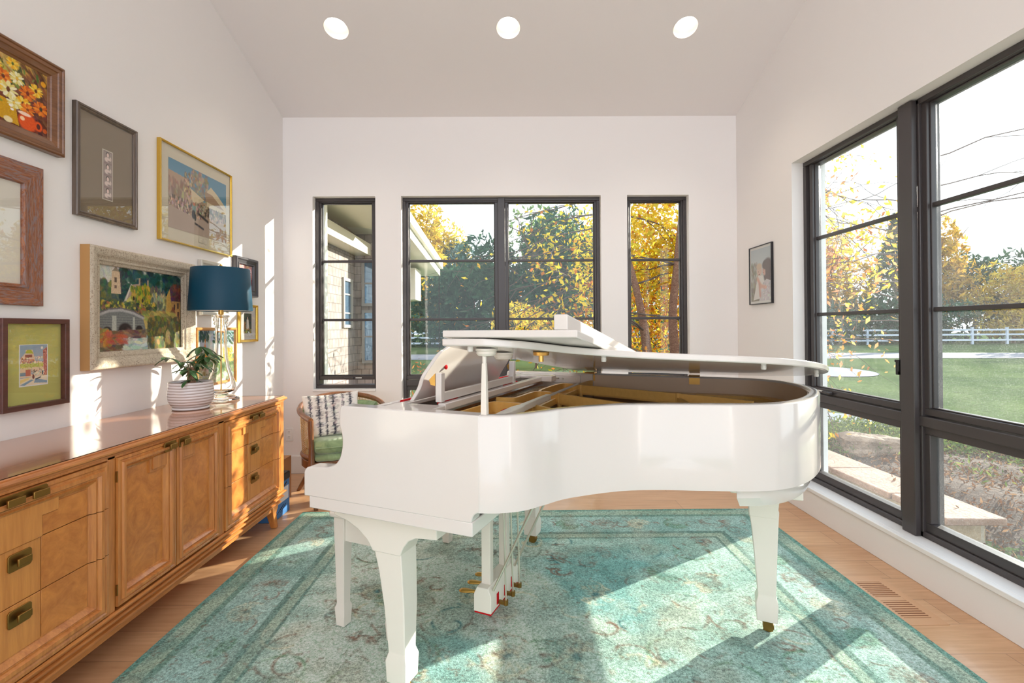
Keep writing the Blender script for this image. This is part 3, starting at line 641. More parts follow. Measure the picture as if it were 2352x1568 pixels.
for v in (.56, .79): G().tube([(.436, v, .172), (.68, v+.05, .70)], .0055, 8).obj('lyre_brace', M['chrome'], piano, smooth=True)

# ------------------------------------------------------------------ piano bench
bench = thing('piano_bench', 'white wooden piano bench pushed in under the keyboard', 'bench', (KX, KY, 0), -ANG)
u0, u1, v0, v1 = -.205, .125, .300, 1.245
G().box(u0, u1, v0, v1, .475, .503).obj('seat', M['satin'], bench, bevel=.012, seg=4)
for u in (u0+.04, u1-.03):
    for v in (v0+.045, v1-.045):
        sq = lambda a, z: [(u-a, v-a, z), (u+a, v-a, z), (u+a, v+a, z), (u-a, v+a, z)]
        G().loft([sq(.027, .475), sq(.026, .40), sq(.0195, .115), sq(.0195, .108), sq(.0255, .09), sq(.021, TOP+.0005)]).obj('leg', M['satin'], bench, bevel=.002)
ap = G(); ap.box(u0+.06, u1-.055, v0+.03, v0+.05, .375, .474); ap.box(u0+.06, u1-.055, v1-.05, v1-.03, .375, .474); ap.box(u0+.02, u0+.04, v0+.07, v1-.07, .375, .474); ap.box(u1-.05, u1-.03, v0+.07, v1-.07, .375, .474)
ap.obj('apron', M['satin'], bench)

# ------------------------------------------------------------------ sideboard
sb = thing('sideboard', 'long walnut sideboard with burl panels and brass pulls against the left wall', 'sideboard', (-1.73, 2.14, 0))
SX = -1.466; Y0, Y1 = 1.105, 3.165; ZTOP = .834
def sfn(a, b, d): return (SX+d, a, b)          # a=y, b=z, d=outwards
# top board with moulded front and end edge
def sweep(prof, x_in, nm, mt, ya=Y0, yb=Y1):
    """profile (out, z) swept along the near end, the front and the far end"""
    g = G(); secs = []
    pts = [lambda o: (XL+.004, ya-o), lambda o: (SX+o, ya-o), lambda o: (SX+o, yb+o), lambda o: (XL+.004, yb+o)]
    for f in pts: secs.append([(*f(o), z) for o, z in prof])
    g.loft(secs); return g.obj(nm, mt, sb, bevel=0, smooth=True, angle=28)
arc = lambda cx, cz, r, a0, a1, n=5: [(cx+r*math.cos(t), cz+r*math.sin(t)) for t in np.linspace(a0, a1, n)]
G().box(XL+.004, SX-.004, Y0+.004, Y1-.004, .80, ZTOP).obj('top', M['wood_top'], sb)
sweep([(-.012, .800), (-.012, ZTOP)]+[(-.004, ZTOP), (.0, ZTOP-.003), (.0, ZTOP-.006)]+arc(.002, ZTOP-.016, .010, 1.3, -1.2)+[(-.002, .806), (-.002, .800)], 0, 'top_edge_moulding', M['wood_y'])
# carcass
cs = G(); cs.box(XL+.004, SX-.06, Y0+.02, Y1-.02, .225, .7995); cs.box(SX-.06, SX-.012, Y0+.02, Y0+.05, .225, .7995); cs.box(SX-.06, SX-.004, 2.452, 2.502, .225, .7995); cs.box(SX-.06, SX-.004, 1.78, 1.815, .225, .7995)
cs.box(SX-.06, SX-.004, Y1-.055, Y1-.006, .225, .7995); cs.box(SX-.06, SX-.004, Y0+.008, Y0+.05, .225, .7995); cs.box(SX-.06, SX-.004, Y0+.05, Y1-.05, .789, .7995); cs.box(XL+.004, SX-.06, Y1-.02, Y1-.008, .225, .7995)
cs.obj('case', M['wood_z'], sb, bevel=.002)
sweep([(-.03, .225), (-.004, .225)]+arc(.000, .218, .008, 1.4, -1.3)+[(-.010, .208), (-.012, .196)]+arc(-.010, .188, .008, 1.3, -1.3)+[(-.024, .178), (-.026, .166)]+arc(-.026, .155, .010, 1.3, -1.4)+[(-.045, .143), (-.06, .143)], 0, 'base_moulding', M['wood_y'])
G().box(XL+.004, SX-.034, Y0+.034, Y1-.034, .12, .20).obj('plinth', M['wood_y'], sb)
for ly_ in (Y0+.10, Y1-.075):
    for lx in (XL+.07, SX-.060):
        f = (lambda a, z, ox=0, oy=0: [(lx-a+ox, ly_-a+oy, z), (lx+a+ox, ly_-a+oy, z), (lx+a+ox, ly_+a+oy, z), (lx-a+ox, ly_+a+oy, z)])
        g = G(); o_ = .018 if lx > -1.7 else 0; oy = .02 if ly_ > 2 else -.02; g.loft([f(.036, .145), f(.034, .125), f(.022, .095, o_*.3, oy*.3), f(.016, .002, o_, oy)]); g.obj('leg', M['wood_z'], sb, bevel=.003)
def handle(y, z, wide, parent, d):
    hw, hh = (.075, .021) if wide == 2 else (.036, .021) if wide == 1 else (.036, .026); c = .006
    plate = [(y-hw+c, z-hh), (y+hw-c, z-hh), (y+hw, z-hh+c), (y+hw, z+hh-c), (y+hw-c, z+hh), (y-hw+c, z+hh), (y-hw, z+hh-c), (y-hw, z-hh+c)]
    h = G().prism(plate, d, d+.004, lambda p, q: sfn(p[0], p[1], q)).obj('pull', M['brass_old'], parent, bevel=.0012)
    k = G()
    for yc in ((y-.038, y+.038) if wide == 2 else (y,)):
        x_ = .026 if wide == 2 else .021; k.box(SX+d+.004, SX+d+.014, yc-.007, yc+.007, z-.007, z+.007); k.box(SX+d+.014, SX+d+.021, yc-x_, yc+x_, z-.011, z+.011)
    k.obj('pull_block', M['brass_old'], h, bevel=.002)
def moulding_prof(w_):   # (inset, depth) outer rail, ridges, cove down to the recessed field
    return [(0, -.02), (0, .004), (.16*w_, .006), (.22*w_, .002), (.30*w_, .003), (.36*w_, .011), (.52*w_, .011), (.60*w_, -.001), (.66*w_, -.002), (.72*w_, .003), (.84*w_, -.005), (.92*w_, -.012), (w_, -.014)]
def clip_band(o, z0, z1):
    me = o.data; bm = bmesh.new(); bm.from_mesh(me)
    for z, s in ((z0, -1), (z1, 1)):
        geom = bm.verts[:]+bm.edges[:]+bm.faces[:]; bmesh.ops.bisect_plane(bm, geom=geom, plane_co=(0, 0, z), plane_no=(0, 0, s), clear_outer=True)
    bm.to_mesh(me); bm.free()
def panel_poly(bm_obj_name, poly, d, mt, parent, th=.012):
    return G().prism(poly, d-th, d, lambda p, q: sfn(p[0], p[1], q)).obj(bm_obj_name, mt, parent, bevel=.0015)
def drawers(ya, yb, hid):
    yc = (ya+yb)/2; za, zb = .232, .787; mw = .075; splits = [za, .452, .620, zb]
    for i in range(3):
        z0, z1 = splits[i]+(.0012 if i else 0), splits[i+1]-(.0012 if i < 2 else 0)
        fr_o = G().ring(ya, yb, za, zb, moulding_prof(mw), sfn, floor_=True).obj('drawer', M['wood_z'], sb, smooth=True, angle=25); clip_band(fr_o, z0, z1)
        bd = G().box(SX-.058, SX-.030, ya+.004, yb-.004, z0, z1); bd.obj('drawer_box', M['wood_y'], fr_o)
        ia, ib = ya+mw-.002, yb-mw+.002; p0 = max(z0, za+mw-.002); p1 = min(z1, zb-mw+.002); cw = .070; cw2 = .125
        for s in (-1, 1):
            e = ia if s < 0 else ib; c1 = yc+s*cw; c2 = yc+s*cw2
            if i < 2: poly = [(e, p0), (c1, p0), (c1, p1), (e, p1)]
            else: poly = [(e, p0), (c1, p0), (c1, .683), (c2, .683), (c2, .712), (e, .712)]
            panel_poly('burl_panel', poly, -.0115, M['burl'], fr_o, th=.002)
        if i < 2: panel_poly('centre_panel', [(yc-cw+.003, p0), (yc+cw-.003, p0), (yc+cw-.003, p1), (yc-cw+.003, p1)], -.010, M['col_wood'], fr_o)
        else: panel_poly('centre_panel', [(yc-cw+.003, p0), (yc+cw-.003, p0), (yc+cw-.003, .686), (yc+cw2-.003, .686), (yc+cw2-.003, zb-.004), (yc-cw2+.003, zb-.004), (yc-cw2+.003, .686), (yc-cw+.003, .686)], -.004, M['col_wood'], fr_o, th=.02)
        if i == 2: handle(yc, .765, 2, fr_o, .004 if False else .003)
        else: handle(yc, (.413, .578)[i], 0, fr_o, -.010)
drawers(1.158, 1.778, 0); drawers(2.504, 3.104, 1)
def door(ya, yb, side):
    za, zb = .238, .789; ml = .06
    o = G().ring(ya, yb, za, zb, moulding_prof(ml), sfn).obj('door', M['wood_z'], sb, smooth=True, angle=25)
    G().box(SX-.058, SX-.028, ya+.004, yb-.004, za, zb).obj('door_core', M['wood_z'], o)
    a, b = ya+ml-.002, yb-ml+.002; z0, z1 = za+ml-.002, zb-ml+.002; n = .070; nz = .040
    if side > 0: poly = [(a, z0), (b, z0), (b, z1-nz), (b-n, z1-nz), (b-n, z1), (a, z1)]; br = [(b-n+.002, z1-nz+.002), (b+.035, z1-nz+.002), (b+.035, zb-.006), (b-n+.002, zb-.006)]
    else: poly = [(a, z0), (b, z0), (b, z1), (a+n, z1), (a+n, z1-nz), (a, z1-nz)]; br = [(a-.035, z1-nz+.002), (a+n-.002, z1-nz+.002), (a+n-.002, zb-.006), (a-.035, zb-.006)]
    panel_poly('burl_panel', poly, -.014, M['burl'], o)
    panel_poly('corner_step', br, -.001, M['wood_z'], o, th=.02)
    panel_poly('corner_ridge', [(x + (0 if False else 0), z) for x, z in [(br[0][0]-(.012 if side > 0 else 0), br[0][1]-.012), (br[1][0]+(0 if side > 0 else .012), br[1][1]-.012), (br[2][0]+(0 if side > 0 else .012), br[2][1]), (br[3][0]-(.012 if side > 0 else 0), br[3][1])]], -.006, M['wood_z'], o, th=.014)
    handle((yb-.040) if side > 0 else (ya+.044), .768, 1, o, .006)
    hx = ya if side > 0 else yb
    for z in (.30, .72): G().box(SX-.002, SX+.004, hx-.004, hx+.002, z-.02, z+.02).obj('butt_hinge', M['brass_old'], o)
door(1.818, 2.131, 1); door(2.137, 2.449, -1)
rebase(sb, sb.location)

# ------------------------------------------------------------------ potted plant on the sideboard
px_, py_ = -1.745, 2.665
pot_m = mat('ribbed_white_glaze', (.74, .70, .70, 1), .25, coat=.3); k = N(pot_m); v = k.coord((1, 1, 1)); x = k.n('TexWave'); x.wave_type = 'BANDS'; x.bands_direction = 'Z'; x.inputs['Scale'].default_value = 21; x.inputs['Distortion'].default_value = 1.2; x.inputs['Detail Scale'].default_value = .6
k.l(v, x.inputs['Vector']); k.color(k.ramp(x.outputs['Fac'], [(.08, hexc(168, 152, 146)), (.35, hexc(222, 214, 214))])); k.bump(x.outputs['Fac'], .5, .004)
plant = thing('potted_plant', 'small umbrella plant in a ribbed white bowl pot on the sideboard', 'plant', (px_, py_, ZTOP))
RP = .128
prof = [(.0, .001), (.100, .001), (.104, .004), (.103, .012), (.100, .016), (.112, .028), (.125, .05), (.129, .08), (.127, .11), (.123, .135), (.125, .148), (.121, .150), (.116, .145), (.117, .11), (.116, .06)]
G().lathe([(r*.845, z) for r, z in prof], n=48, cap=False).obj('pot', pot_m, plant, smooth=True, angle=60)
G().lathe([(.0, .128), (.097, .126), (.097, .11)], n=32, cap=False).obj('soil', mat('grey_soil', hexc(96, 84, 82), .95), plant, smooth=True)
bark = mat('plant_bark', hexc(150, 112, 86), .8); k = N(bark); k.bump(k.noise(k.coord(), 90, 3), .6, .004)
tr = G()
for i in range(5):
    a = i*1.257; tr.tube([(.018*math.cos(a), .018*math.sin(a), .118), (.013*math.cos(a+.5), .013*math.sin(a+.5), .15), (.010*math.cos(a+1), .010*math.sin(a+1), .18), (.016*math.cos(a+.8), .016*math.sin(a+.8), .225)], [.012, .010, .008, .006], 8)
tr.obj('trunk', bark, plant, smooth=True)
stem_m = mat('plant_stem', hexc(96, 100, 56), .6); lf_m = mat('glossy_dark_leaf', hexc(44, 84, 46), .35, coat=.2); k = N(lf_m); k.color(k.ramp(k.noise(k.coord(), 18, 3), [(.3, hexc(36, 72, 40)), (.7, hexc(74, 116, 62))]))
def blade(g, base, d, up, ln, wd):
    d = Vector(d).normalized(); s = d.cross(Vector(up)).normalized(); n = s.cross(d).normalized(); base = Vector(base); vs = []; K = 7
    for i in range(K+1):
        t = i/K; wv = wd*math.sin(PI*min(1, t*.93+.04))**.75*(1 if t < 1 else .1); c = base+d*ln*t-n*ln*.28*t*t
        for q, dz in ((-1, .12), (-.5, .02), (0, -.05), (.5, .02), (1, .12)): vs.append(c+s*wv*q*.5+n*wd*dz)
    g.add(vs, [(i*5+j, i*5+j+1, (i+1)*5+j+1, (i+1)*5+j) for i in range(K) for j in range(4)])
whorls = [(-.03, -.130, .285, 5, .058), (.01, .065, .335, 7, .080), (-.02, .155, .295, 6, .088), (.03, -.070, .215, 6, .074), (.03, .025, .24, 7, .07), (-.03, -.01, .255, 5, .06), (.02, .10, .275, 6, .075), (.04, -.085, .165, 4, .05), (-.05, .06, .235, 5, .06)]
for wx, wy, wz, n, ln in whorls:
    st_ = G(); st_.tube([(wx*.1, wy*.1, .20), (wx*.5, wy*.55, (.2+wz)/2+.02), (wx, wy, wz)], [.003, .0022, .0016], 6); so_ = st_.obj('stem', stem_m, plant, smooth=True)
    a0 = rng.uniform(0, 6.28)
    for i in range(n):
        a = a0+i*2*PI/n+rng.normal(0, .15); g = G(); d = Vector((math.cos(a), math.sin(a), rng.uniform(-.75, .15)))
        b0 = Vector((wx, wy, wz)); g.tube([b0, b0+d*.014], .0012, 5); blade(g, b0+d*.012, d, (0, 0, 1), ln*rng.uniform(.8, 1.15), ln*.40); g.obj('leaf', lf_m, so_, smooth=True, recalc=False)

# ------------------------------------------------------------------ table lamp
lx, ly0 = -1.765, 2.975
lamp = thing('table_lamp', 'table lamp with dark teal drum shade and clear glass column base', 'lamp', (lx, ly0, ZTOP))
outer = [(.0, .0005), (.080, .0005), (.085, .004), (.085, .010), (.078, .016), (.068, .020), (.066, .026), (.050, .030), (.030, .036), (.040, .046), (.062, .058), (.070, .075), (.068, .095), (.056, .14), (.040, .20), (.031, .26), (.027, .34), (.0255, .42), (.028, .455), (.034, .465), (.034, .472), (.029, .478), (.037, .487), (.037, .497), (.030, .502), (.042, .510), (.042, .518), (.012, .520)]
inner_ = [(.012, .515), (.018, .50), (.020, .42), (.021, .34), (.025, .26), (.034, .20), (.050, .14), (.061, .095), (.062, .076), (.054, .063), (.010, .050), (.004, .05)]
G().lathe([(r*1.18, z) for r, z in outer+inner_], n=40, cap=False).obj('glass_base', M['glass'], lamp, smooth=True, angle=60)
G().tube([(0, 0, .052), (0, 0, .60)], .0042, 10).obj('rod', M['brass'], lamp, smooth=True)
G().lathe([(.013, .521), (.015, .53), (.012, .56), (.016, .575), (.016, .60), (.010, .605)], n=20).obj('socket', M['brass'], lamp, smooth=True)
shm = mat('dark_teal_satin_shade', hexc(6, 62, 84), .5); shm.node_tree.nodes['Principled BSDF'].inputs['Specular IOR Level'].default_value = .35
g = G().lathe([(.1720, .545), (.1726, .548), (.1576, .800), (.1560, .802), (.1555, .800), (.1705, .547), (.1720, .545)], n=64, cap=False); shade = g.obj('lamp_shade', shm, lamp, smooth=True)
G().lathe([(.1700, .549), (.1550, .799)], n=64, cap=False).obj('shade_lining', mat('white_lining', (.85, .83, .8, 1), .7), shade, smooth=True)
sp = G()
for a in (0, 2.094, 4.189): sp.tube([(.01*math.cos(a), .01*math.sin(a), .79), (.155*math.cos(a), .155*math.sin(a), .792)], .0018, 6)
sp.tube([(0, 0, .60), (0, 0, .81)], .003, 8); sp.obj('harp', M['brass'], lamp)
G().lathe([(.004, .81), (.009, .822), (.0, .834)], n=12).obj('finial', M['brass'], lamp, smooth=True)

# ------------------------------------------------------------------ blue storage box, cardboard box
bx_ = thing('storage_box', 'blue cardboard file box with black lid edge beside the sideboard foot', 'box', (-1.70, 3.34, 0))
blue = mat('blue_cardboard', hexc(62, 122, 184), .6)
g = G(); g.box(-1.93, -1.552, 3.18, 3.42, .001, .235); g.obj('box_body', blue, bx_, bevel=.003)
G().box(-1.934, -1.548, 3.176, 3.424, .225, .278).obj('box_lid', mat('dark_box_lid', hexc(30, 30, 34), .5), bx_, bevel=.008)
lb = G(); lb.box(-1.5519, -1.5508, 3.205, 3.40, .095, .185); lbo = lb.obj('label', mat('white_paper_label', hexc(222, 222, 226), .7), bx_)
g = G(); g.tube([(-1.5495, 3.28, .205), (-1.5485, 3.31, .195), (-1.5485, 3.34, .198), (-1.5495, 3.37, .212)], .004, 8); g.obj('handle_slot', M['black'], bx_)
g = G()
for i, (yy, zz) in enumerate(((3.22, .045), (3.25, .055), (3.28, .05))): g.tube([(-1.551, yy, zz-.015), (-1.5505, yy+.04, zz), (-1.551, yy+.08, zz+.018)], .0018, 6)
g.obj('printed_sketch', M['black'], bx_)
rebase(bx_, bx_.location)
cb = thing('cardboard_box', 'plain brown cardboard box behind the blue file box', 'box', (-1.72, 3.62, 0)); card = mat('brown_cardboard', hexc(176, 128, 88), .8)
g = G(); g.box(-1.93, -1.665, 3.46, 3.70, .001, .31); g.obj('box_body', card, cb, bevel=.002); G().box(-1.80, -1.79, 3.46, 3.70, .3101, .3115).obj('packing_tape', mat('packing_tape', hexc(196, 160, 120), .3), cb)
rebase(cb, cb.location)

# ------------------------------------------------------------------ barrel cane armchair and pillow
ch = thing('cane_armchair', 'curved wooden cane-back armchair with green velvet cushions in the corner', 'chair', (-1.27, 3.70, 0), .46)
RX_, RY_ = .305, .30
def arcp(t, z, k=1., yo=0):
    if abs(t) < PI/2: return (RX_*k*math.sin(t), yo+.02+RY_*k*math.cos(t), z)
    q = (abs(t)-PI/2)/.48; return (math.copysign((RX_-.062*q**1.6)*k, t), yo+.02-.205*q*k, z)
ts = np.linspace(-2.05, 2.05, 40); zt_ = lambda t: .735-.115*(abs(t)/2.05)**1.7
fw = M['chair_wood']
g = G(); g.tube([arcp(t, zt_(t)) for t in ts], .019, 10); g.obj('top_rail', fw, ch, smooth=True)
g = G(); g.tube([arcp(t, .345, .93) for t in ts], .018, 10); g.obj('lower_rail', fw, ch, smooth=True)
# D shaped seat frame
sf = G(); ring_o = [arcp(t, 0, .96)[:2] for t in np.linspace(-1.9, 1.9, 26)]+[(.235, -.215), (-.235, -.215)]
sf.prism(ring_o, .262, .325); sf.obj('seat_frame', fw, ch, bevel=.006)
for s in (-1, 1):
    t = s*2.05; a = arcp(t, zt_(t)); b = (s*.240, -.205, .29)
    G().tube([a, (a[0]*1.0, a[1]-.005, .55), (a[0]*.98, a[1]-.0, .45), b], [.020, .019, .018, .024], 10).obj('arm_post', fw, ch, smooth=True)
    G().loft([[(s*.228+q*w_+s*dx, -.195+r*w_-dy, z) for q, r in ((-1, -1), (1, -1), (1, 1), (-1, 1))] for w_, z, dx, dy in ((.024, .28, 0, 0), (.020, .15, -.005, .012), (.014, .001, -.015, .03))]).obj('leg', fw, ch, bevel=.003)
    G().loft([[(s*.20+q*w_+s*dx, .21+r*w_+dy, z) for q, r in ((-1, -1), (1, -1), (1, 1), (-1, 1))] for w_, z, dx, dy in ((.024, .28, 0, 0), (.020, .15, .025, .03), (.014, .001, .10, .08))]).obj('leg', fw, ch, bevel=.003)
def cane_mat():
    m = bpy.data.materials.new('woven_cane'); m.use_nodes = True; t = m.node_tree; t.nodes.clear(); o = t.nodes.new('ShaderNodeOutputMaterial'); d = t.nodes.new('ShaderNodeBsdfDiffuse'); d.inputs[0].default_value = hexc(196, 160, 112)
    tr = t.nodes.new('ShaderNodeBsdfTransparent'); mx = t.nodes.new('ShaderNodeMixShader'); uv = t.nodes.new('ShaderNodeTexCoord'); mp = t.nodes.new('ShaderNodeMapping'); mp.inputs['Scale'].default_value = (75, 75, 1); t.links.new(uv.outputs['UV'], mp.inputs[0])
    br = t.nodes.new('ShaderNodeTexVoronoi'); br.inputs['Randomness'].default_value = 0; br.inputs['Scale'].default_value = 1; t.links.new(mp.outputs[0], br.inputs[0])
    c = t.nodes.new('ShaderNodeMath'); c.operation = 'LESS_THAN'; c.inputs[1].default_value = .36; t.links.new(br.outputs['Distance'], c.inputs[0]); t.links.new(c.outputs[0], mx.inputs[0]); t.links.new(d.outputs[0], mx.inputs[1]); t.links.new(tr.outputs[0], mx.inputs[2]); t.links.new(mx.outputs[0], o.inputs[0]); return m
g = G(); g.loft([[arcp(t, .34+(zt_(t)-.345)*q, .94+.05*q) for q in (0, .5, 1)] for t in ts], cap=False, close=False)
co = g.obj('cane_back', cane_mat(), ch, smooth=True); uvl = co.data.uv_layers.new(name='UVMap')
for lp2 in co.data.loops:
    vi = lp2.vertex_index; uvl.data[lp2.index].uv = ((vi//3)/39*1.2, (vi % 3)/2*.34)
velvet = mat('green_velvet', hexc(134, 156, 112), .8); velvet.node_tree.nodes['Principled BSDF'].inputs['Sheen Weight'].default_value = .6; k = N(velvet); k.color(k.ramp(k.noise(k.coord(), 8, 4, .6, 1.5), [(.3, hexc(108, 134, 92)), (.7, hexc(156, 178, 130))]))
def cushion(name, z0, z1, k_, mt, parent):
    out = [arcp(t, 0, k_)[:2] for t in np.linspace(-1.9, 1.9, 24)]+[(.215, -.21), (.11, -.228), (-.11, -.228), (-.215, -.21)]
    zc, h = (z0+z1)/2, (z1-z0)/2; secs = []
    for a in np.linspace(-PI/2, PI/2, 9): s = .72+.28*math.cos(a)**.6 if abs(a) < 1.5 else .72; secs.append([(x*s, y*s, zc+h*math.sin(a)) for x, y in out])
    return G().loft(secs).obj(name, mt, parent, smooth=True, angle=80)
cushion('seat_pad', .322, .378, .86, velvet, ch)
cu = cushion('seat_cushion', .373, .476, .88, velvet, ch)
G().tube([(-.212, -.212, .425), (-.11, -.230, .425), (.11, -.230, .425), (.212, -.212, .425)], .005, 6).obj('piping', velvet, cu)
g = G(); secs = []
for t in np.linspace(-1.35, 1.35, 22): secs.append([arcp(t, z, kk) for z, kk in ((.455, .78), (.47, .86), (.66, .93), (.685, .88), (.66, .80), (.47, .72))])
g.loft(secs).obj('back_cushion', velvet, ch, smooth=True, angle=80)
# pillow
def pillow():
    n = 26; w_, h_, th = .40, .32, .10; P = Paint(w_, h_, 150, (232, 224, 216)); navy = (34, 38, 58)
    for c, wd in ((.12, .018), (.27, .030), (.40, .012), (.53, .034), (.70, .012), (.84, .030)):
        for j in range(90):
            y = j/90; P.ell(c+rng.normal(0, .008), y, wd*rng.uniform(.25, 1.1), .012, navy, .9)
            if rng.random() < .5: P.line(c-wd*rng.uniform(1, 2.6), y+rng.normal(0, .004), c+wd*rng.uniform(1, 2.6), y+rng.normal(0, .004), .004, navy if rng.random() < .5 else (120, 112, 116), .75)
    P.dabs(.02, .98, .02, .98, 90, .03, [(176, 160, 152), (236, 230, 224), (148, 138, 140)], 1.2, .35)
    img = P.a; ny, nx = img.shape[:2]; me = bpy.data.meshes.new('pillow'); vs, fs, col = [], [], []
    m_ = 60
    for side in (1, -1):
        for j in range(m_):
            for i in range(m_):
                a, b = i/(m_-1)*2-1, j/(m_-1)*2-1; k_ = ((1-a*a)*(1-b*b))**.38; pin_ = 1-.07*(1-abs(a))*(abs(b)**4)-.07*(1-abs(b))*(abs(a)**4)
                vs.append((a*w_/2*(1-.07*(1-b*b)*-1*0-.05*(1-b*b)*0)*(1-.06*(1-b*b)*abs(a)**3), -side*th/2*k_+.004*math.sin(9*a+4*b)*k_, b*h_/2*(1-.06*(1-a*a)*abs(b)**3)))
                col.append(img[int((1-(b+1)/2)*(ny-1)), int((a+1)/2*(nx-1))])
    for s in (0, 1):
        for j in range(m_-1):
            for i in range(m_-1):
                q = s*m_*m_+j*m_+i; f = (q, q+1, q+m_+1, q+m_); fs.append(f if s == 0 else f[::-1])
    me.from_pydata(vs, [], fs); ca = me.color_attributes.new('paint', 'FLOAT_COLOR', 'POINT'); a = np.ones((len(vs), 4), np.float32); a[:, :3] = np.array(col); ca.data.foreach_set('color', a.ravel())
    for p in me.polygons: p.use_smooth = True
    me.materials.append(vcol('shibori_cotton', .85)); o = bpy.data.objects.new('throw_pillow', me); C.objects.link(o)
    tag(o, 'cream throw pillow with navy shibori stripes leaning in the cane armchair', 'pillow'); return o
pw = pillow(); d = Vector((math.sin(.46), -math.cos(.46), 0)); rt = Vector((math.cos(.46), math.sin(.46), 0)); pos = Vector((-1.27, 3.68, 0))-rt*.075+d*.0
pw.matrix_world = Matrix.Translation(pos+Vector((0, 0, .625))) @ Matrix.Rotation(.40, 4, 'Z') @ Matrix.Rotation(-.33, 4, 'X') @ Matrix.Rotation(-.05, 4, 'Y')

# ------------------------------------------------------------------ outlet, floor register
ol = thing('wall_outlet', 'white double power outlet low on the back wall beside the sideboard', 'outlet', (-1.942, YB, .34))
G().box(-1.973, -1.911, YB-.006, YB-.0005, .283, .397).obj('cover_plate', M['white'], ol, bevel=.002)
g = G()
for z in (.318, .362):
    g.box(-1.956, -1.928, YB-.0085, YB-.0062, z-.014, z+.014)
g.obj('socket_face', M['white'], ol, bevel=.003); g = G()
for z in (.318, .362): g.box(-1.949, -1.947, YB-.0092, YB-.0084, z, z+.008); g.box(-1.937, -1.935, YB-.0092, YB-.0084, z, z+.008); g.box(-1.944, -1.940, YB-.0092, YB-.0084, z-.009, z-.005)
g.obj('slots', M['black'], ol); rebase(ol, ol.location)
vt = thing('floor_register', 'flush slotted oak floor register between the rug and the right wall', 'vent', (1.755, 2.25, 0)); oak = mat('register_oak', hexc(206, 158, 118), .4); dark = mat('register_slots', hexc(128, 78, 46), .7)
g = G(); g.box(1.66, 1.85, 2.05, 2.10, .0005, .002); g.box(1.66, 1.85, 2.40, 2.45, .0005, .002); g.box(1.66, 1.695, 2.10, 2.40, .0005, .002); g.box(1.815, 1.85, 2.10, 2.40, .0005, .002); g.box(1.695, 1.815, 2.235, 2.265, .0005, .002)
g.obj('register_frame', oak, vt, bevel=.0005); G().box(1.695, 1.815, 2.10, 2.40, .0003, .0006).obj('register_well', dark, vt)
for k0, k1 in ((2.10, 2.235), (2.265, 2.40)):
    for i in range(8):
        y = k0+(i+.5)*(k1-k0)/8; G().box(1.695, 1.815, y-.0042, y+.0042, .0007, .002).obj('slat', oak, vt)
rebase(vt, vt.location)

# ------------------------------------------------------------------ pictures
def picture(nm, label, y0, y1, z0, z1, prof, fmat, wall='L', matcol=None, art=None, img=None, glass=True, side=None, canvas_name='picture', base=.010, group='framed pictures on the left wall'):
    """prof: (inset, depth) frame moulding; art: (y0,y1,z0,z1) of the printed sheet; img painted colours"""
    if wall == 'L': fn = lambda a, b, d: (XL+.001+d, a, b); loc = (XL, (y0+y1)/2, (z0+z1)/2)
    else: fn = lambda a, b, d: (XR-.001-d, a, b); loc = (XR, (y0+y1)/2, (z0+z1)/2)
    r = thing(nm, label, 'picture', loc, group=group)
    g = G().ring(y0, y1, z0, z1, prof, fn); fo = g.obj('frame', fmat, r, smooth=True, angle=22)
    w_ = prof[-1][0]; a0, a1, b0, b1 = y0+w_-.004, y1-w_+.004, z0+w_-.004, z1-w_+.004
    if matcol is not None:
        bg = G(); p, q = fn(a0, b0, .004), fn(a1, b1, base); bg.box(min(p[0], q[0]), max(p[0], q[0]), a0, a1, b0, b1); bg.obj('mat_board', matcol, r)
    if art is None: art = (a0, a1, b0, b1); dd = base+.001
    else: dd = base+.0012
    if img is not None:
        w, h = art[1]-art[0], art[3]-art[2]; f2 = (lambda a, b: fn(art[0]+a, art[2]+b, dd)) if wall == 'L' else (lambda a, b: fn(art[1]-a, art[2]+b, dd))
        sheet(canvas_name, img[1], r, img[0], f2, w, h)
    if glass: G().add([fn(a0, b0, dd+.004), fn(a1, b0, dd+.004), fn(a1, b1, dd+.004), fn(a0, b1, dd+.004)], [(0, 1, 2, 3)]).obj('glass', M['pic_glass'], r)
    rebase(r, r.location); return r
oil = vcol('oil_paint', .45, 120, .25, bump=.25); printm = vcol('printed_paper', .6); photo = vcol('photographic_print', .4)
def flat(col, name): return mat(name, hexc(*col), .8, spec=.2)
brown_w = wood('dark_stepped_frame_wood', hexc(92, 54, 30), hexc(140, 92, 56), 'y', .35)
# --- flowers
y0, y1, z0, z1 = 1.60, 2.152, 2.028, 2.418
P = Paint(.43, .27, 300, (110, 52, 34)); P.grad((196, 150, 70), (120, 60, 44), 0, .5); P.grad((120, 60, 44), (96, 40, 24), .5, 1)
P.dabs(.45, .8, 0, .3, 60, .03, [(188, 170, 84), (196, 138, 72), (206, 176, 110)], 2, .7, .8); P.dabs(.75, 1, 0, 1, 130, .018, [(112, 62, 48), (140, 84, 60), (92, 44, 30), (80, 36, 26)], 3, .7, .9)
P.dabs(.3, 1, .55, 1, 90, .02, [(92, 40, 26), (70, 30, 26), (110, 52, 40)], 2, .8); P.poly([(.40, .62), (.68, .66), (.72, .98), (.36, .92)], (206, 154, 22)); P.poly([(.30, .80), (.52, .90), (.50, 1), (.30, 1)], (196, 196, 96))
P.dabs(.40, .9, .1, .7, 50, .014, [(70, 92, 44), (120, 132, 52), (52, 70, 40)], 3, .9)
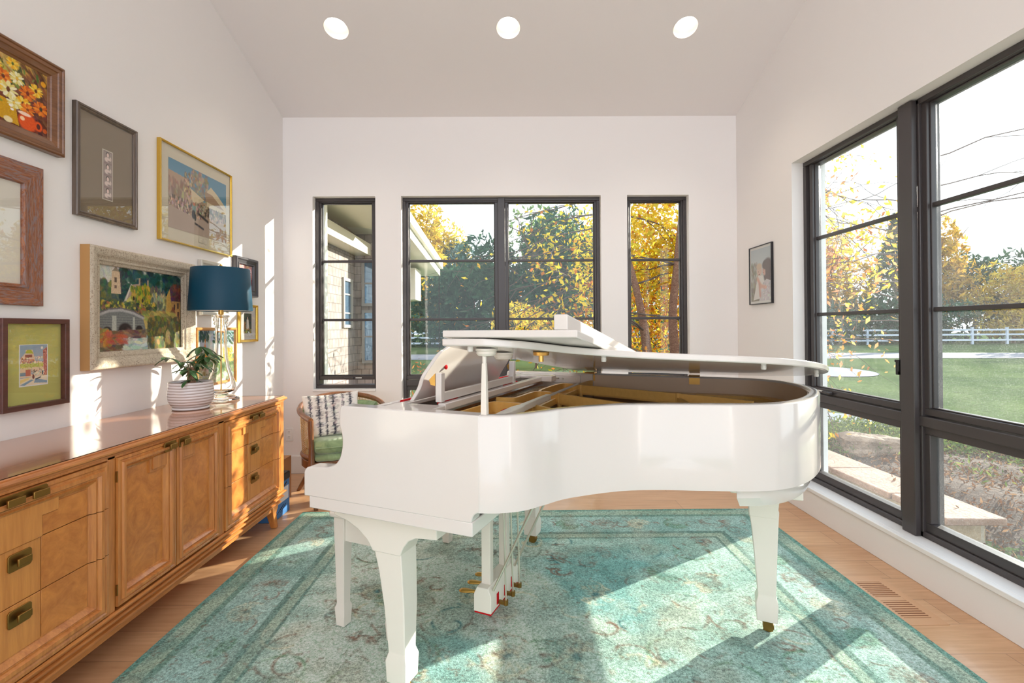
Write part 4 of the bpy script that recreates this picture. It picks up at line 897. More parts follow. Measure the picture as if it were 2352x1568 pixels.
def fl(x, y, r, cs, centre):
    for k_ in range(15):
        a = k_*PI*2/15+rng.normal(0, .1); P.ell(x+math.cos(a)*r*.55, y+math.sin(a)*r*.55/P.asp, r*.5, r*.22, cs[k_ % len(cs)], .95, math.atan2(math.sin(a)/P.asp, math.cos(a)))
    P.ell(x, y, r*.22, r*.22/P.asp, centre, .95)
CR, YE, OR = [(236, 222, 150), (226, 206, 110), (244, 236, 196)], [(242, 192, 48), (236, 170, 30), (244, 212, 90)], [(226, 120, 30), (240, 140, 40), (206, 92, 26)]
for x, y, r, c, ce in [(.50, .2, .07, YE, (150, 90, 20)), (.66, .09, .065, YE, (90, 110, 40)), (.575, .34, .085, OR, (110, 40, 20)), (.70, .28, .075, CR, (230, 180, 60)), (.62, .50, .095, CR, (110, 60, 20)), (.50, .50, .08, YE, (120, 60, 20)), (.88, .33, .075, YE, (90, 50, 20)), (.80, .43, .085, OR, (120, 40, 20)), (.755, .62, .085, YE, (110, 50, 20)), (.80, .68, .075, OR, (150, 50, 20)), (.67, .66, .07, CR, (240, 200, 90)), (.93, .58, .085, OR, (60, 60, 40))]: fl(x, y, r, c, ce)
P.ell(.955, .17, .03, .05, (232, 160, 30)); P.ell(.80, .87, .10, .15, (226, 84, 22)); P.ell(.905, .87, .045, .085, (226, 84, 22)); P.ell(.905, .87, .022, .05, (88, 36, 28)); P.ell(.77, .76, .07, .03, (250, 214, 190)); P.ell(.75, .84, .025, .035, (255, 214, 170)); P.ell(.62, .94, .045, .05, (240, 220, 170)); P.ell(.64, .72, .018, .02, (250, 240, 230)); P.ell(.655, .77, .018, .02, (250, 240, 230)); P.ell(.97, .90, .025, .04, (200, 90, 30))
picture('floral_painting', 'orange and yellow flower still life in a brown stepped wooden frame, highest picture', y0, y1, z0, z1, [(0, 0), (0, .030), (.006, .036), (.012, .036), (.015, .031), (.024, .033), (.030, .033), (.033, .028), (.052, .022), (.055, .016), (.062, .013), (.064, .008)], brown_w, img=(P.a, oil), glass=False, canvas_name='canvas')
# --- taupe mat with portrait strip
dk = wood('dark_bronze_frame_wood', hexc(74, 60, 52), hexc(116, 98, 84), 'z', .35)
r = picture('portrait_strip_picture', 'tall taupe matted frame holding a narrow strip of four portraits', 2.220, 2.584, 1.795, 2.318, [(0, 0), (0, .020), (.003, .024), (.010, .024), (.013, .020), (.018, .022), (.024, .018), (.026, .010)], dk, matcol=flat((140, 124, 104), 'taupe_mat_board'))
P = Paint(.055, .24, 60, (150, 128, 122)); P.a = np.array(P.a)
for i in range(4):
    c = (i+.5)/4; P.rect(.08, .92, i/4+.02, (i+1)/4-.02, (164, 148, 138)); P.ell(.48, c-.055, .24, .062, (86, 74, 70)); P.ell(.5, c-.045, .16, .05, (232, 206, 196)); P.ell(.45, c+.05, .36, .055, (226, 206, 198)); P.ell(.8, c+.02, .12, .05, (214, 196, 186)); P.ell(.62, c+.075, .2, .02, (120, 100, 96), .7)
st2 = bpy.data.objects.new('x', None)
for nm_, mt_, a in (('strip_border', flat((206, 196, 180), 'cream_bevel'), (2.372, 2.434, 1.905, 2.152)),):
    b_ = G().box(XL+.0115, XL+.0128, *a[:2], *a[2:]).obj(nm_, mt_, r); b_.matrix_parent_inverse = Matrix.Translation(-Vector(r.location))
so2 = sheet('portrait_strip', photo, r, P.a, lambda a, b: (XL+.0135, 2.377+a, 1.910+b), .052, .237); so2.matrix_parent_inverse = Matrix.Translation(-Vector(r.location))
bpy.data.objects.remove(st2)
# --- market print in gold metal frame
gold = mat('thin_gold_metal', hexc(216, 178, 84), .25, .9)
P = Paint(.575, .408, 240, (176, 150, 124)); P.grad((92, 142, 168), (104, 150, 172), 0, .45)
tan, buff, dkb, grn = (196, 172, 142), (214, 196, 162), (108, 84, 70), (128, 122, 96)
P.poly([(0, .17), (.30, .20), (.42, .55), (.30, .72), (0, .66)], (184, 156, 132)); P.dabs(.0, .28, .3, .65, 120, .02, [(150, 120, 104), (166, 138, 120), (140, 112, 98), (184, 158, 134)], 2.5, .7, 1.4)
P.dabs(.36, .64, .02, .5, 200, .020, [(150, 128, 100), (168, 144, 112), (128, 118, 96), (140, 138, 120), (184, 160, 126)], 1.4, .75); P.poly([(.62, .27), (.70, .16), (.82, .24), (1, .40), (1, .62), (.62, .58)], buff); P.poly([(.62, .27), (.72, .28), (.96, .46), (.60, .42)], (166, 136, 108))
P.poly([(.30, .30), (.58, .42), (.40, .56)], buff); P.poly([(.40, .56), (.60, .50), (.55, .66)], (166, 172, 152)); P.dabs(.25, .36, .1, .55, 90, .012, [(170, 140, 112), (120, 96, 78), (206, 180, 150)], 2, .8, 1.5); P.poly([(.6, .5), (1, .52), (1, .68), (.62, .66)], (126, 108, 88))
P.dabs(0, .55, .52, .74, 260, .011, [(92, 72, 62), (186, 150, 140), (150, 120, 102), (210, 190, 172), (84, 84, 84), (116, 92, 70)], 1.8, .85, 1.5); P.dabs(.5, 1, .52, .70, 130, .012, [(92, 78, 62), (150, 128, 100), (60, 50, 44), (196, 176, 146)], 2.2, .8)
P.rect(0, 1, .745, 1, (176, 156, 140)); P.poly([(0, .68), (.4, .74), (1, .74), (1, .80), (0, .80)], (176, 156, 140)); P.ell(.40, .60, .035, .09, (120, 150, 144)); P.ell(.40, .54, .022, .03, (196, 120, 92)); P.ell(.39, .70, .035, .08, (34, 44, 54)); P.ell(.42, .74, .02, .06, (44, 52, 52)); P.line(.42, .83, .56, .88, .012, (70, 66, 72)); P.line(.47, .66, .64, .74, .016, (62, 56, 56))
r = picture('market_print', 'large gold-framed market scene print with a cream mat, beside the taupe frame', 2.752, 3.46, 1.780, 2.356, [(0, 0), (0, .022), (.003, .024), (.009, .022), (.011, .012)], gold, matcol=flat((212, 202, 180), 'cream_mat_board'), art=(2.83, 3.404, 1.866, 2.274), img=(P.a, printm))
P = Paint(.09, .03, 90, (214, 204, 184)); P.rect(0, 1, 0, .06, (190, 180, 160)); P.rect(0, 1, .94, 1, (190, 180, 160)); P.rect(0, .02, 0, 1, (190, 180, 160)); P.rect(.98, 1, 0, 1, (190, 180, 160))
for i, (a, b) in enumerate(((.42, .58), (.32, .7), (.2, .8), (.36, .66))): P.line(a, .2+i*.2, b, .2+i*.2, .008, (150, 140, 124))
cp = sheet('caption_plate', printm, r, P.a, lambda a, b: (XL+.0135, 3.105+a, 1.822+b), .085, .030); cp.matrix_parent_inverse = Matrix.Translation(-Vector(r.location))
# --- weathered wood frame with blank pale sheet
def barn(nm_, sc):
    m = mat(nm_, (1, 1, 1, 1), .7); k = N(m); f = k.noise(k.coord(sc), 1.2, 6, .65, 2.5); f2 = k.noise(k.coord(tuple(q*.6+2 for q in sc)), 2, 4, .6, 3)
    k.color(k.mix(k.ramp(f2, [(.45, (0, 0, 0, 1)), (.62, (1, 1, 1, 1))]), k.ramp(f, [(.28, hexc(74, 52, 48)), (.42, hexc(176, 112, 74)), (.52, hexc(132, 78, 52)), (.62, hexc(160, 104, 72))]), k.ramp(f, [(.3, hexc(120, 118, 132)), (.6, hexc(150, 120, 108))]))); k.bump(f, .8, .006); return m
m = barn('weathered_barn_wood', (1, 44, 5))
r = picture('barnwood_picture', 'pale blank sheet in a wide weathered barn wood frame, under the flower painting', 1.57, 2.064, 1.368, 1.948, [(0, 0), (0, .020), (.003, .022), (.070, .022), (.073, .026), (.083, .026), (.086, .018), (.087, .010)], m, matcol=flat((222, 214, 200), 'pale_cream_sheet'))
fo = [c for c in r.children if c.name.startswith('frame')][0]; fo.data.materials.append(barn('weathered_barn_wood_rail', (1, 5, 44)))
for p in fo.data.polygons:
    c_ = p.center; p.material_index = 1 if min(abs(c_.z-1.368), abs(c_.z-1.948)) < min(abs(c_.y-1.57), abs(c_.y-2.064)) else 0
# --- green matted city print
P = Paint(.115, .166, 110, (150, 166, 180)); P.grad((146, 164, 180), (160, 172, 184), 0, .45)
P.poly([(0, .35), (.2, .18), (.2, .12), (.45, .12), (.55, .4), (1, .45), (1, .8), (0, .8)], (226, 196, 168)); P.poly([(.18, .2), (.25, .12), (.4, .12), (.48, .22)], (178, 180, 60)); P.rect(.18, .44, .24, .31, (148, 84, 72)); P.poly([(.05, .33), (.5, .36), (.5, .46), (0, .44)], (196, 122, 98)); P.dabs(.02, .9, .3, .56, 120, .022, [(214, 140, 110), (120, 66, 66), (232, 206, 170), (240, 220, 190), (96, 80, 96)], 1.6, .8)
P.rect(.0, .85, .46, .56, (188, 190, 84), .8); P.dabs(0, .85, .44, .6, 60, .02, [(160, 172, 60), (206, 204, 110)], 1.3, .8); P.poly([(.84, .14), (1, .06), (1, .85), (.88, .80)], (186, 104, 96)); P.dabs(.86, 1, .1, .8, 50, .014, [(110, 50, 60), (226, 170, 150)], 1.5, .8); P.rect(.20, .38, .61, .77, (190, 104, 88)); P.dabs(.4, .9, .6, .8, 60, .022, [(150, 164, 170), (230, 220, 196), (98, 60, 64)], 1.5, .8); P.rect(.79, .84, .66, .76, (60, 74, 96)); P.ell(.8, .08, .05, .04, (236, 226, 208))
P.poly([(0, .82), (1, .78), (1, 1), (0, 1)], (234, 214, 186)); P.poly([(0, .98), (.4, .86), (.5, .88), (.15, 1)], (134, 158, 176)); P.poly([(.55, .84), (1, .92), (1, .98), (.5, .95)], (140, 160, 178)); P.ell(.48, .80, .05, .06, (110, 56, 54)); P.line(.58, .86, .75, .82, .02, (40, 38, 48)); P.rect(0, .2, .68, .76, (120, 140, 160)); P.poly([(.0, .86), (.35, .80), (.3, .86), (0, .94)], (236, 206, 130))
mah = wood('mahogany_frame_wood', hexc(70, 34, 30), hexc(98, 52, 44), 'y', .4)
r = picture('city_print', 'small domed city print with a wide lime green mat in a mahogany frame', 1.889, 2.178, .943, 1.315, [(0, 0), (0, .028), (.002, .030), (.020, .030), (.022, .028), (.022, .008)], mah, matcol=flat((188, 182, 106), 'lime_mat_board'), art=(1.977, 2.092, 1.040, 1.206), img=(P.a, printm), base=.008)
b_ = G().box(XL+.0088, XL+.0096, 1.974, 2.096, 1.036, 1.208).obj('mat_bevel', M['white'], r); b_.matrix_parent_inverse = Matrix.Translation(-Vector(r.location))
# --- large village and bridge oil painting in silver frame
P = Paint(.60, .44, 330, (120, 128, 96)); P.grad((196, 200, 186), (182, 190, 170), 0, .3)
P.dabs(.0, .35, .0, .25, 80, .03, [(206, 200, 190), (186, 196, 184), (216, 206, 196)], 2, .5, 1.5)
P.dabs(.22, 1, .02, .38, 620, .024, [(34, 70, 72), (44, 88, 80), (28, 54, 70), (56, 98, 82), (36, 60, 50)], 1.5, .8); P.dabs(.0, .2, .18, .5, 180, .024, [(92, 104, 64), (66, 92, 74), (134, 120, 70), (60, 84, 84)], 1.4, .8)
P.poly([(.15, .06), (.23, .06), (.245, .32), (.14, .32)], (206, 178, 146)); P.rect(.175, .20, .13, .19, (104, 84, 70)); P.rect(.175, .20, .22, .26, (120, 96, 84)); P.poly([(.15, .06), (.19, .0), (.23, .06)], (150, 132, 112)); P.line(.24, .05, .25, .3, .006, (80, 74, 78))
P.poly([(.35, .20), (.46, .17), (.42, .42), (.26, .44)], (164, 142, 132)); P.poly([(.26, .44), (.38, .30), (.40, .52), (.26, .52)], (196, 188, 104)); P.line(.36, .2, .29, .40, .008, (206, 196, 180)); P.rect(.445, .465, .10, .22, (176, 150, 124)); P.rect(.545, .565, .12, .24, (176, 146, 120))
P.poly([(.42, .34), (.52, .15), (.63, .34), (.64, .56), (.40, .56)], (132, 140, 40)); P.dabs(.36, .64, .22, .58, 300, .016, [(150, 156, 44), (110, 128, 44), (176, 160, 56), (84, 104, 50), (196, 150, 60)], 1.8, .8, 1.4)
for x, y in ((.385, .36), (.49, .38), (.49, .48), (.29, .47)): P.ell(x, y, .014, .03, (52, 48, 40))
P.poly([(.60, .26), (.80, .30), (.82, .55), (.64, .55)], (176, 168, 112)); P.dabs(.60, .78, .22, .52, 150, .013, [(206, 190, 120), (92, 96, 84), (150, 160, 130), (120, 104, 92)], 2.4, .8, 1.5)
P.poly([(.80, .30), (.84, .20), (.87, .36), (.86, .62), (.79, .62)], (206, 164, 84)); P.poly([(.84, .20), (.90, .13), (1, .15), (1, .36), (.89, .36)], (124, 66, 56)); P.dabs(.86, 1, .14, .36, 80, .016, [(140, 76, 60), (104, 56, 56), (92, 70, 86)], 2, .7); P.poly([(.87, .36), (1, .36), (1, .64), (.86, .62)], (196, 150, 92)); P.rect(.90, .92, .40, .48, (84, 64, 58)); P.rect(.95, .97, .38, .46, (84, 64, 58)); P.rect(.95, .98, .50, .57, (92, 62, 54)); P.poly([(.86, .5), (.89, .43), (.93, .52)], (140, 82, 60)); P.line(.88, .58, .98, .58, .006, (110, 62, 50))
P.dabs(.05, .65, .42, .54, 240, .014, [(60, 82, 56), (88, 104, 56), (46, 62, 60), (196, 176, 70), (150, 104, 84)], 1.6, .8); P.ell(.50, .52, .04, .06, (176, 96, 56), .8); P.dabs(.5, .9, .52, .62, 150, .016, [(186, 164, 88), (150, 140, 80), (120, 120, 66)], 2.4, .7, .3)
P.poly([(0, .55), (.2, .51), (.38, .54), (.50, .60), (.55, .78), (0, .80)], (116, 118, 116)); 
for k_ in range(14): P.line(.0, .585+k_*.014, .5, .585+k_*.016, .003, (92, 92, 96) if k_ % 2 else (138, 138, 132), .5)
for (xa, ya), (xb, yb) in zip([(0, .58), (.12, .525), (.25, .51), (.38, .54)], [(.12, .525), (.25, .51), (.38, .54), (.5, .60)]): P.line(xa, ya, xb, yb, .012, (172, 168, 166)); P.line(xa, ya-.022, xb, yb-.022, .006, (110, 100, 106))
for x, y, rx, ry in ((.29, .745, .085, .095), (.10, .755, .05, .055), (.45, .735, .045, .05)): P.ell(x, y, rx, ry, (46, 36, 38)); 
P.rect(.15, .195, .58, .76, (172, 172, 162)); P.rect(.375, .40, .59, .75, (172, 172, 162)); P.poly([(.495, .60), (.55, .66), (.56, .75), (.53, .75)], (186, 160, 92))
P.poly([(0, .76), (1, .72), (1, 1), (0, 1)], (112, 90, 74)); P.dabs(0, .6, .77, 1, 340, .018, [(124, 84, 64), (104, 76, 66), (140, 104, 80), (92, 78, 72), (150, 120, 92)], 3, .8, .05); P.dabs(0, .14, .74, .92, 90, .018, [(196, 130, 56), (176, 96, 60), (150, 140, 70)], 1.4, .8); P.dabs(.3, .62, .86, 1, 160, .016, [(184, 196, 186), (150, 168, 168), (206, 206, 190)], 3.4, .8, .05); P.dabs(.1, .3, .8, .9, 40, .014, [(176, 88, 66)], 3, .6, .1)
P.dabs(.56, 1, .60, .98, 600, .020, [(96, 100, 48), (124, 112, 46), (70, 84, 46), (140, 120, 62), (84, 72, 44), (60, 74, 60)], 1.5, .8, 1.3); P.dabs(.78, .84, .78, .95, 20, .016, [(196, 166, 110)], 2.2, .7, 1.5)
sil = mat('carved_silver_frame', (1, 1, 1, 1), .45, .1); k = N(sil); g_ = k.noise(k.coord((1, 1, 1)), 75, 5, .75, 2.2); g2 = k.noise(k.coord((1, 1, 1)), 22, 3, .6, 1)
k.color(k.ramp(g_, [(.38, hexc(176, 146, 116)), (.46, hexc(232, 214, 188)), (.75, hexc(248, 236, 216))])); k.bump(g_, 1.0, .009)
gsd = mat('gilded_frame_side', hexc(186, 140, 86), .45, .3)
r = picture('village_painting', 'largest painting, village with stone bridge, in a wide carved silver frame', 2.262, 3.012, 1.078, 1.666, [(0, .006), (0, .046), (.004, .054), (.010, .056), (.030, .052), (.040, .046), (.043, .042), (.055, .034), (.058, .036), (.064, .036), (.068, .028), (.080, .024), (.083, .016)], sil, img=(P.a, oil), glass=False, canvas_name='canvas')
g = G(); g.ring(2.2615, 3.0125, 1.0775, 1.6665, [(0, 0), (0, .045), (.0012, .0455)], lambda a, b, d: (XL+.001+d, a, b)); o = g.obj('frame_side', gsd, r); o.matrix_parent_inverse = Matrix.Translation(-Vector(r.location))
# --- small pale frame behind the lamp
P = Paint(.26, .30, 80, (206, 206, 198)); P.ell(.62, .36, .3, .22, (150, 140, 140), .7); P.ell(.6, .4, .2, .16, (216, 206, 200)); P.dabs(.2, .9, .5, .95, 40, .05, [(190, 190, 184), (160, 160, 156)], 1.5, .5)
picture('pale_picture', 'small pale silver-white frame half hidden behind the lamp shade', 3.112, 3.43, 1.358, 1.716, [(0, 0), (0, .022), (.004, .026), (.018, .024), (.024, .016), (.026, .010)], mat('silver_white_frame', hexc(206, 200, 190), .4, .3), matcol=flat((218, 214, 204), 'white_mat_board'), art=(3.17, 3.37, 1.43, 1.65), img=(P.a, printm))
# --- dark frame with rose picture
P = Paint(.17, .17, 80, (196, 120, 120)); P.grad((214, 150, 150), (150, 70, 84), 0, 1); P.dabs(0, 1, .3, 1, 60, .05, [(120, 50, 66), (206, 140, 140), (90, 60, 70)], 1.6, .7)
picture('rose_picture', 'dark grey ornate frame around a rose-red picture, right of the lamp shade', 3.495, 3.80, 1.512, 1.80, [(0, 0), (0, .026), (.006, .034), (.016, .034), (.024, .026), (.040, .022), (.044, .026), (.050, .026), (.056, .014), (.058, .010)], mat('charcoal_ornate_frame', hexc(70, 66, 70), .35, .3), img=(P.a, printm))
# --- small gold frame under it
P = Paint(.10, .14, 90, (70, 70, 56)); P.dabs(0, 1, 0, .5, 60, .05, [(60, 70, 50), (40, 50, 44), (96, 92, 66)], 1.5, .8); P.poly([(.35, .3), (.6, .3), (.7, .8), (.3, .8)], (214, 206, 196)); P.ell(.48, .24, .08, .07, (206, 160, 140)); P.dabs(0, 1, .78, 1, 50, .05, [(196, 180, 90), (90, 100, 60), (150, 120, 80)], 1.5, .8); P.dabs(0, .25, .4, .8, 20, .04, [(176, 130, 70)], 1.4, .7)
picture('gold_framed_print', 'small gold-framed matted print of figures, lowest right of the wall group', 3.560, 3.814, 1.170, 1.452, [(0, 0), (0, .020), (.003, .024), (.012, .022), (.018, .016), (.020, .010)], gold, matcol=flat((206, 196, 190), 'pink_white_mat_board'), art=(3.63, 3.735, 1.235, 1.385), img=(P.a, printm))
# --- landscape with hanging leaves and tower, orange wood frame
P = Paint(.40, .35, 200, (170, 186, 192)); P.grad((150, 172, 188), (206, 212, 206), 0, .5); P.dabs(.1, .7, .1, .5, 60, .05, [(226, 226, 220), (176, 190, 200)], 1.8, .5)
P.poly([(0, .52), (.3, .46), (.6, .56), (1, .46), (1, 1), (0, 1)], (112, 138, 96)); P.dabs(0, 1, .48, .8, 320, .022, [(96, 124, 84), (132, 150, 96), (76, 104, 84), (150, 160, 104)], 1.5, .8); P.dabs(.0, .3, .02, .2, 90, .018, [(36, 66, 66), (50, 84, 70)], 2.2, .85, 1.2); P.dabs(.42, 1, .02, .26, 150, .016, [(40, 72, 70), (60, 92, 72)], 2.4, .85, .5)
P.poly([(.17, .36), (.20, .22), (.24, .36), (.25, .50), (.16, .50)], (226, 128, 60)); P.ell(.205, .20, .012, .05, (236, 150, 60)); P.dabs(.14, .27, .42, .58, 30, .02, [(120, 150, 60), (214, 160, 70)], 1.5, .8); P.dabs(.74, .96, .34, .6, 90, .022, [(206, 170, 60), (190, 150, 50), (214, 190, 90)], 1.4, .8)
P.ell(.38, .74, .16, .06, (186, 196, 186)); P.ell(.38, .74, .11, .04, (120, 146, 116)); P.dabs(.04, .28, .66, .9, 70, .024, [(176, 158, 120), (206, 190, 160), (116, 96, 76)], 1.6, .8); P.dabs(0, 1, .84, 1, 80, .03, [(196, 196, 190), (150, 160, 120)], 2.5, .6, .1)
ow = wood('orange_oak_frame_wood', hexc(176, 116, 52), hexc(214, 156, 84), 'y', .35)
picture('parkland_picture', 'parkland scene with hanging leaves in an orange wood frame behind the lamp base', 3.066, 3.516, .886, 1.279, [(0, 0), (0, .020), (.004, .025), (.014, .024), (.018, .018), (.022, .010)], ow, img=(P.a, printm))
# --- photograph on the right wall
P = Paint(.33, .44, 200, (186, 194, 196)); P.grad((176, 186, 190), (200, 206, 202), 0, .45); P.grad((200, 206, 202), (136, 128, 108), .45, 1)
P.dabs(0, .35, .28, .95, 120, .04, [(140, 138, 116), (160, 154, 134), (120, 116, 92)], 1.8, .5, 1.5)
P.ell(.86, .36, .26, .17, (104, 92, 90)); P.poly([(.60, .36), (1, .28), (1, .66), (.70, .62)], (108, 96, 94)); P.ell(.70, .43, .11, .11, (210, 170, 154)); P.ell(.74, .33, .17, .10, (104, 92, 90)); P.poly([(.74, .36), (1, .34), (1, .66), (.76, .62)], (108, 94, 92))
P.ell(.44, .42, .15, .115, (214, 186, 170)); P.ell(.43, .34, .16, .07, (206, 186, 160)); P.ell(.40, .44, .012, .01, (90, 60, 50)); P.ell(.44, .49, .05, .012, (150, 80, 74)); P.ell(.63, .42, .012, .009, (80, 60, 54)); P.ell(.635, .47, .03, .009, (176, 100, 90))
P.poly([(.36, .52), (.6, .52), (.7, .66), (.5, .95), (.12, .98), (.2, .84)], (226, 222, 216)); P.poly([(.62, .66), (.8, .60), (1, .64), (1, 1), (.42, 1)], (206, 200, 200)); P.dabs(.6, 1, .66, .98, 90, .02, [(176, 170, 172), (226, 222, 222)], 1.5, .6); P.line(.36, .58, .52, .72, .055, (218, 176, 156)); P.line(.52, .72, .74, .75, .045, (218, 176, 156)); P.line(.44, .68, .48, .90, .045, (206, 160, 142)); P.ell(.76, .75, .06, .03, (224, 184, 166))
picture('family_photograph', 'narrow black framed photograph of a person holding a toddler on the right wall', 3.690, 4.036, 1.442, 1.911, [(0, 0), (0, .018), (.006, .019), (.007, .010)], mat('thin_black_frame', hexc(34, 32, 36), .4), wall='R', matcol=flat((228, 226, 220), 'white_photo_border'), art=(3.712, 4.014, 1.468, 1.886), img=(P.a, photo), group='framed pictures')

# ------------------------------------------------------------------ outdoors
GZ = -.32
def ground():
    m = mat('lawn_grass', (.1, .2, .03, 1), 1, spec=0); k = N(m); v = k.coord(); f = k.noise(v, .35, 4, .6); f2 = k.noise(v, 14, 4, .7)
    c = k.ramp(f, [(.3, hexc(66, 80, 54)), (.7, hexc(92, 104, 68))]); k.color(k.mix(.6, c, k.ramp(f2, [(.3, (.2, .2, .2, 1)), (.7, (.85, .85, .85, 1))]), 'OVERLAY')); k.bump(f2, .15, .01)
    g = G().add([(-60, -10, GZ), (XL-.16, -10, GZ), (XL-.16, YB+.2, GZ), (-60, YB+.2, GZ)], [(0, 1, 2, 3)]).add([(-60, YB+.2, GZ), (90, YB+.2, GZ), (90, 120, GZ), (-60, 120, GZ)], [(0, 1, 2, 3)]).add([(XR+.24, -10, GZ), (90, -10, GZ), (90, YB+.2, GZ), (XR+.24, YB+.2, GZ)], [(0, 1, 2, 3)])
    tag(g.obj('lawn', m), 'green lawn stretching from the house to the white fence', 'lawn', kind='stuff')
ground()
pave = mat('pale_driveway', hexc(118, 116, 122), .85); pv2 = mat('blue_grey_path', hexc(96, 106, 124), .8)
drv = catmull([(-20, 27.5), (0, 26.5), (14, 26), (26, 25), (44, 22), (70, 17)], 6)
g = G(); a = offset(drv, 2.6); b = offset(drv, -2.4); g.add([(p[0], p[1], GZ+.012) for p in a]+[(p[0], p[1], GZ+.012) for p in b], [(i, i+1, len(a)+i+1, len(a)+i) for i in range(len(a)-1)])
struct(g.obj('driveway', pave), 'pale driveway crossing the lawn in front of the fence', 'driveway')
pth = catmull([(1.0, 11.6), (3.2, 10.2), (4.6, 8.95), (6.0, 7.95), (7.6, 6.9), (9.2, 5.4), (12, 2.5)], 6); g = G(); a = offset(pth, .55); b = offset(pth, -.55)
g.add([(p[0], p[1], GZ+.02) for p in a]+[(p[0], p[1], GZ+.02) for p in b], [(i, i+1, len(a)+i+1, len(a)+i) for i in range(len(a)-1)]); struct(g.obj('path', pv2), 'blue grey garden path beyond the planting bed', 'path')
g = G(); n = 24; g.add([(10.6+1.9*math.cos(2*PI*i/n), 17.5+2.6*math.sin(2*PI*i/n), GZ+.02) for i in range(n)], [tuple(range(n))]); struct(g.obj('path_2', pv2), 'rounded end of the grey path on the lawn', 'path')
# fence
fw_ = mat('white_fence_paint', hexc(214, 222, 240), .5); fc = thing('rail_fence', 'long white three-rail fence at the far edge of the lawn', 'fence', (10, 40, GZ))
for i in range(26):
    x = -14+i*2.9; p_ = G().box(x-.07, x+.07, 39.93, 40.07, GZ, GZ+1.38); p_.box(x-.09, x+.09, 39.91, 40.09, GZ+1.38, GZ+1.42).obj('post', fw_, fc)
for z in (.35, .80, 1.20): G().box(-14, 59, 39.96, 40.04, GZ+z-.07, GZ+z+.07).obj('rail', fw_, fc)
rebase(fc, fc.location)
# low stone wall outside the right window
stm = mat('limestone_block', (1, 1, 1, 1), .85); k = N(stm); br = k.n('TexBrick'); br.inputs['Scale'].default_value = 1; br.inputs['Brick Width'].default_value = .34; br.inputs['Row Height'].default_value = .15; br.inputs['Mortar Size'].default_value = .012; br.offset = .4
br.inputs['Color1'].default_value = hexc(164, 140, 106); br.inputs['Color2'].default_value = hexc(190, 170, 144); br.inputs['Mortar'].default_value = hexc(190, 184, 172)
k.l(k.coord(rot=(PI/2, 0, 0)), br.inputs['Vector']); nz_ = k.noise(k.coord(), 12, 4, .6); k.color(k.mix(.45, br.outputs['Color'], k.ramp(nz_, [(.3, hexc(120, 96, 70)), (.7, hexc(200, 184, 162))]))); k.bump(nz_, .6, .03)
cap = mat('pink_stone_cap', (1, 1, 1, 1), .8); k = N(cap); nz_ = k.noise(k.coord(), 7, 5, .65); k.color(k.ramp(nz_, [(.3, hexc(118, 86, 72)), (.7, hexc(158, 130, 112))])); k.bump(k.noise(k.coord(), 30, 4), .5, .02)
sw = thing('stone_wall', 'low limestone garden wall with pinkish cap stones outside the right window', 'wall', (3.3, 4.2, GZ))
G().prism([(3.13, 3.50), (3.42, 3.50), (3.42, 7.4), (3.13, 7.4)], GZ+.002, -.15).obj('stone_body', stm, sw)
cg = G(); 
rr = random.Random(4); y = 3.42
while y < 7.3:
    l = rr.uniform(.45, .8); cg = G(); j = lambda s=.012: rr.uniform(-s, s); cg.prism([(3.08+j(), y+j()), (3.50+j(), y+j()), (3.50+j(), y+l-.012), (3.08+j(), y+l-.012)], -.15, -.10+j(.004)).obj('cap_stone', cap, sw, bevel=.008); y += l
rebase(sw, sw.location)
# planting bed with ground cover, leaf litter and field stones
bedk = lambda x: min(1, max(0, (x-3.45)/.5))
bedm = mat('leaf_litter_soil', (1, 1, 1, 1), .95); k = N(bedm); f = k.noise(k.coord(), 22, 5, .7); k.color(k.ramp(f, [(.3, hexc(44, 32, 26)), (.55, hexc(74, 54, 42)), (.75, hexc(98, 78, 64))])); k.bump(f, .8, .03)
g = G(); bx0, bx1, by0, by1 = 2.4, 7.0, -1.5, 7.3; nx_, ny_ = 32, 50; vs = []
for j in range(ny_):
    for i in range(nx_):
        a, b = i/(nx_-1), j/(ny_-1); x, y = bx0+(bx1-bx0)*a, by0+(by1-by0)*b; e = min(1, (1-a)*4, b*6, (1-b)*6)*bedk(x); vs.append((x, y, GZ-.02+.16*max(e, 0)+.03*math.sin(x*5+y*3)*e))
g.add(vs, [(j*nx_+i, j*nx_+i+1, (j+1)*nx_+i+1, (j+1)*nx_+i) for j in range(ny_-1) for i in range(nx_-1)]); struct(g.obj('planting_bed', bedm, smooth=True), 'bare earth bed with leaf litter beyond the stone wall', 'bed')
def bedpts(n, x0, x1, y0, y1, z=.0, h=.10):
    x = rng.uniform(x0, x1, n); return np.stack([x, rng.uniform(y0, y1, n), GZ-.01+.15*np.clip((x-3.45)/.5, 0, 1)+z+rng.uniform(0, h, n)], 1)
gc = leaves('ground_cover', leaf_mat('ground_cover_leaf', hexc(88, 110, 50), hexc(150, 160, 84), hexc(70, 92, 56), .3), None, np.concatenate([bedpts(8000, 3.7, 6.8, 5.4, 7.2, h=.13), bedpts(900, 3.2, 4.6, 1.6, 3.4, h=.06), bedpts(1200, 4.2, 6.6, 2.0, 5.6, h=.09), bedpts(3500, 5.2, 6.9, 2.8, 5.6, h=.12)]), .032); tag(gc, 'low green ground cover plants in the garden bed', 'ground cover', kind='stuff')
lt = leaves('fallen_leaves', leaf_mat('dry_leaf', hexc(128, 84, 54), hexc(176, 140, 106), hexc(90, 64, 48), .2), None, np.concatenate([bedpts(15000, 2.7, 6.8, -1, 6.6, h=.04), np.stack([rng.uniform(3.1, 3.45, 24), rng.uniform(3.5, 7, 24), np.full(24, -.09)], 1)]), .028); tag(lt, 'dry brown fallen leaves scattered over the bed', 'leaves', kind='stuff')
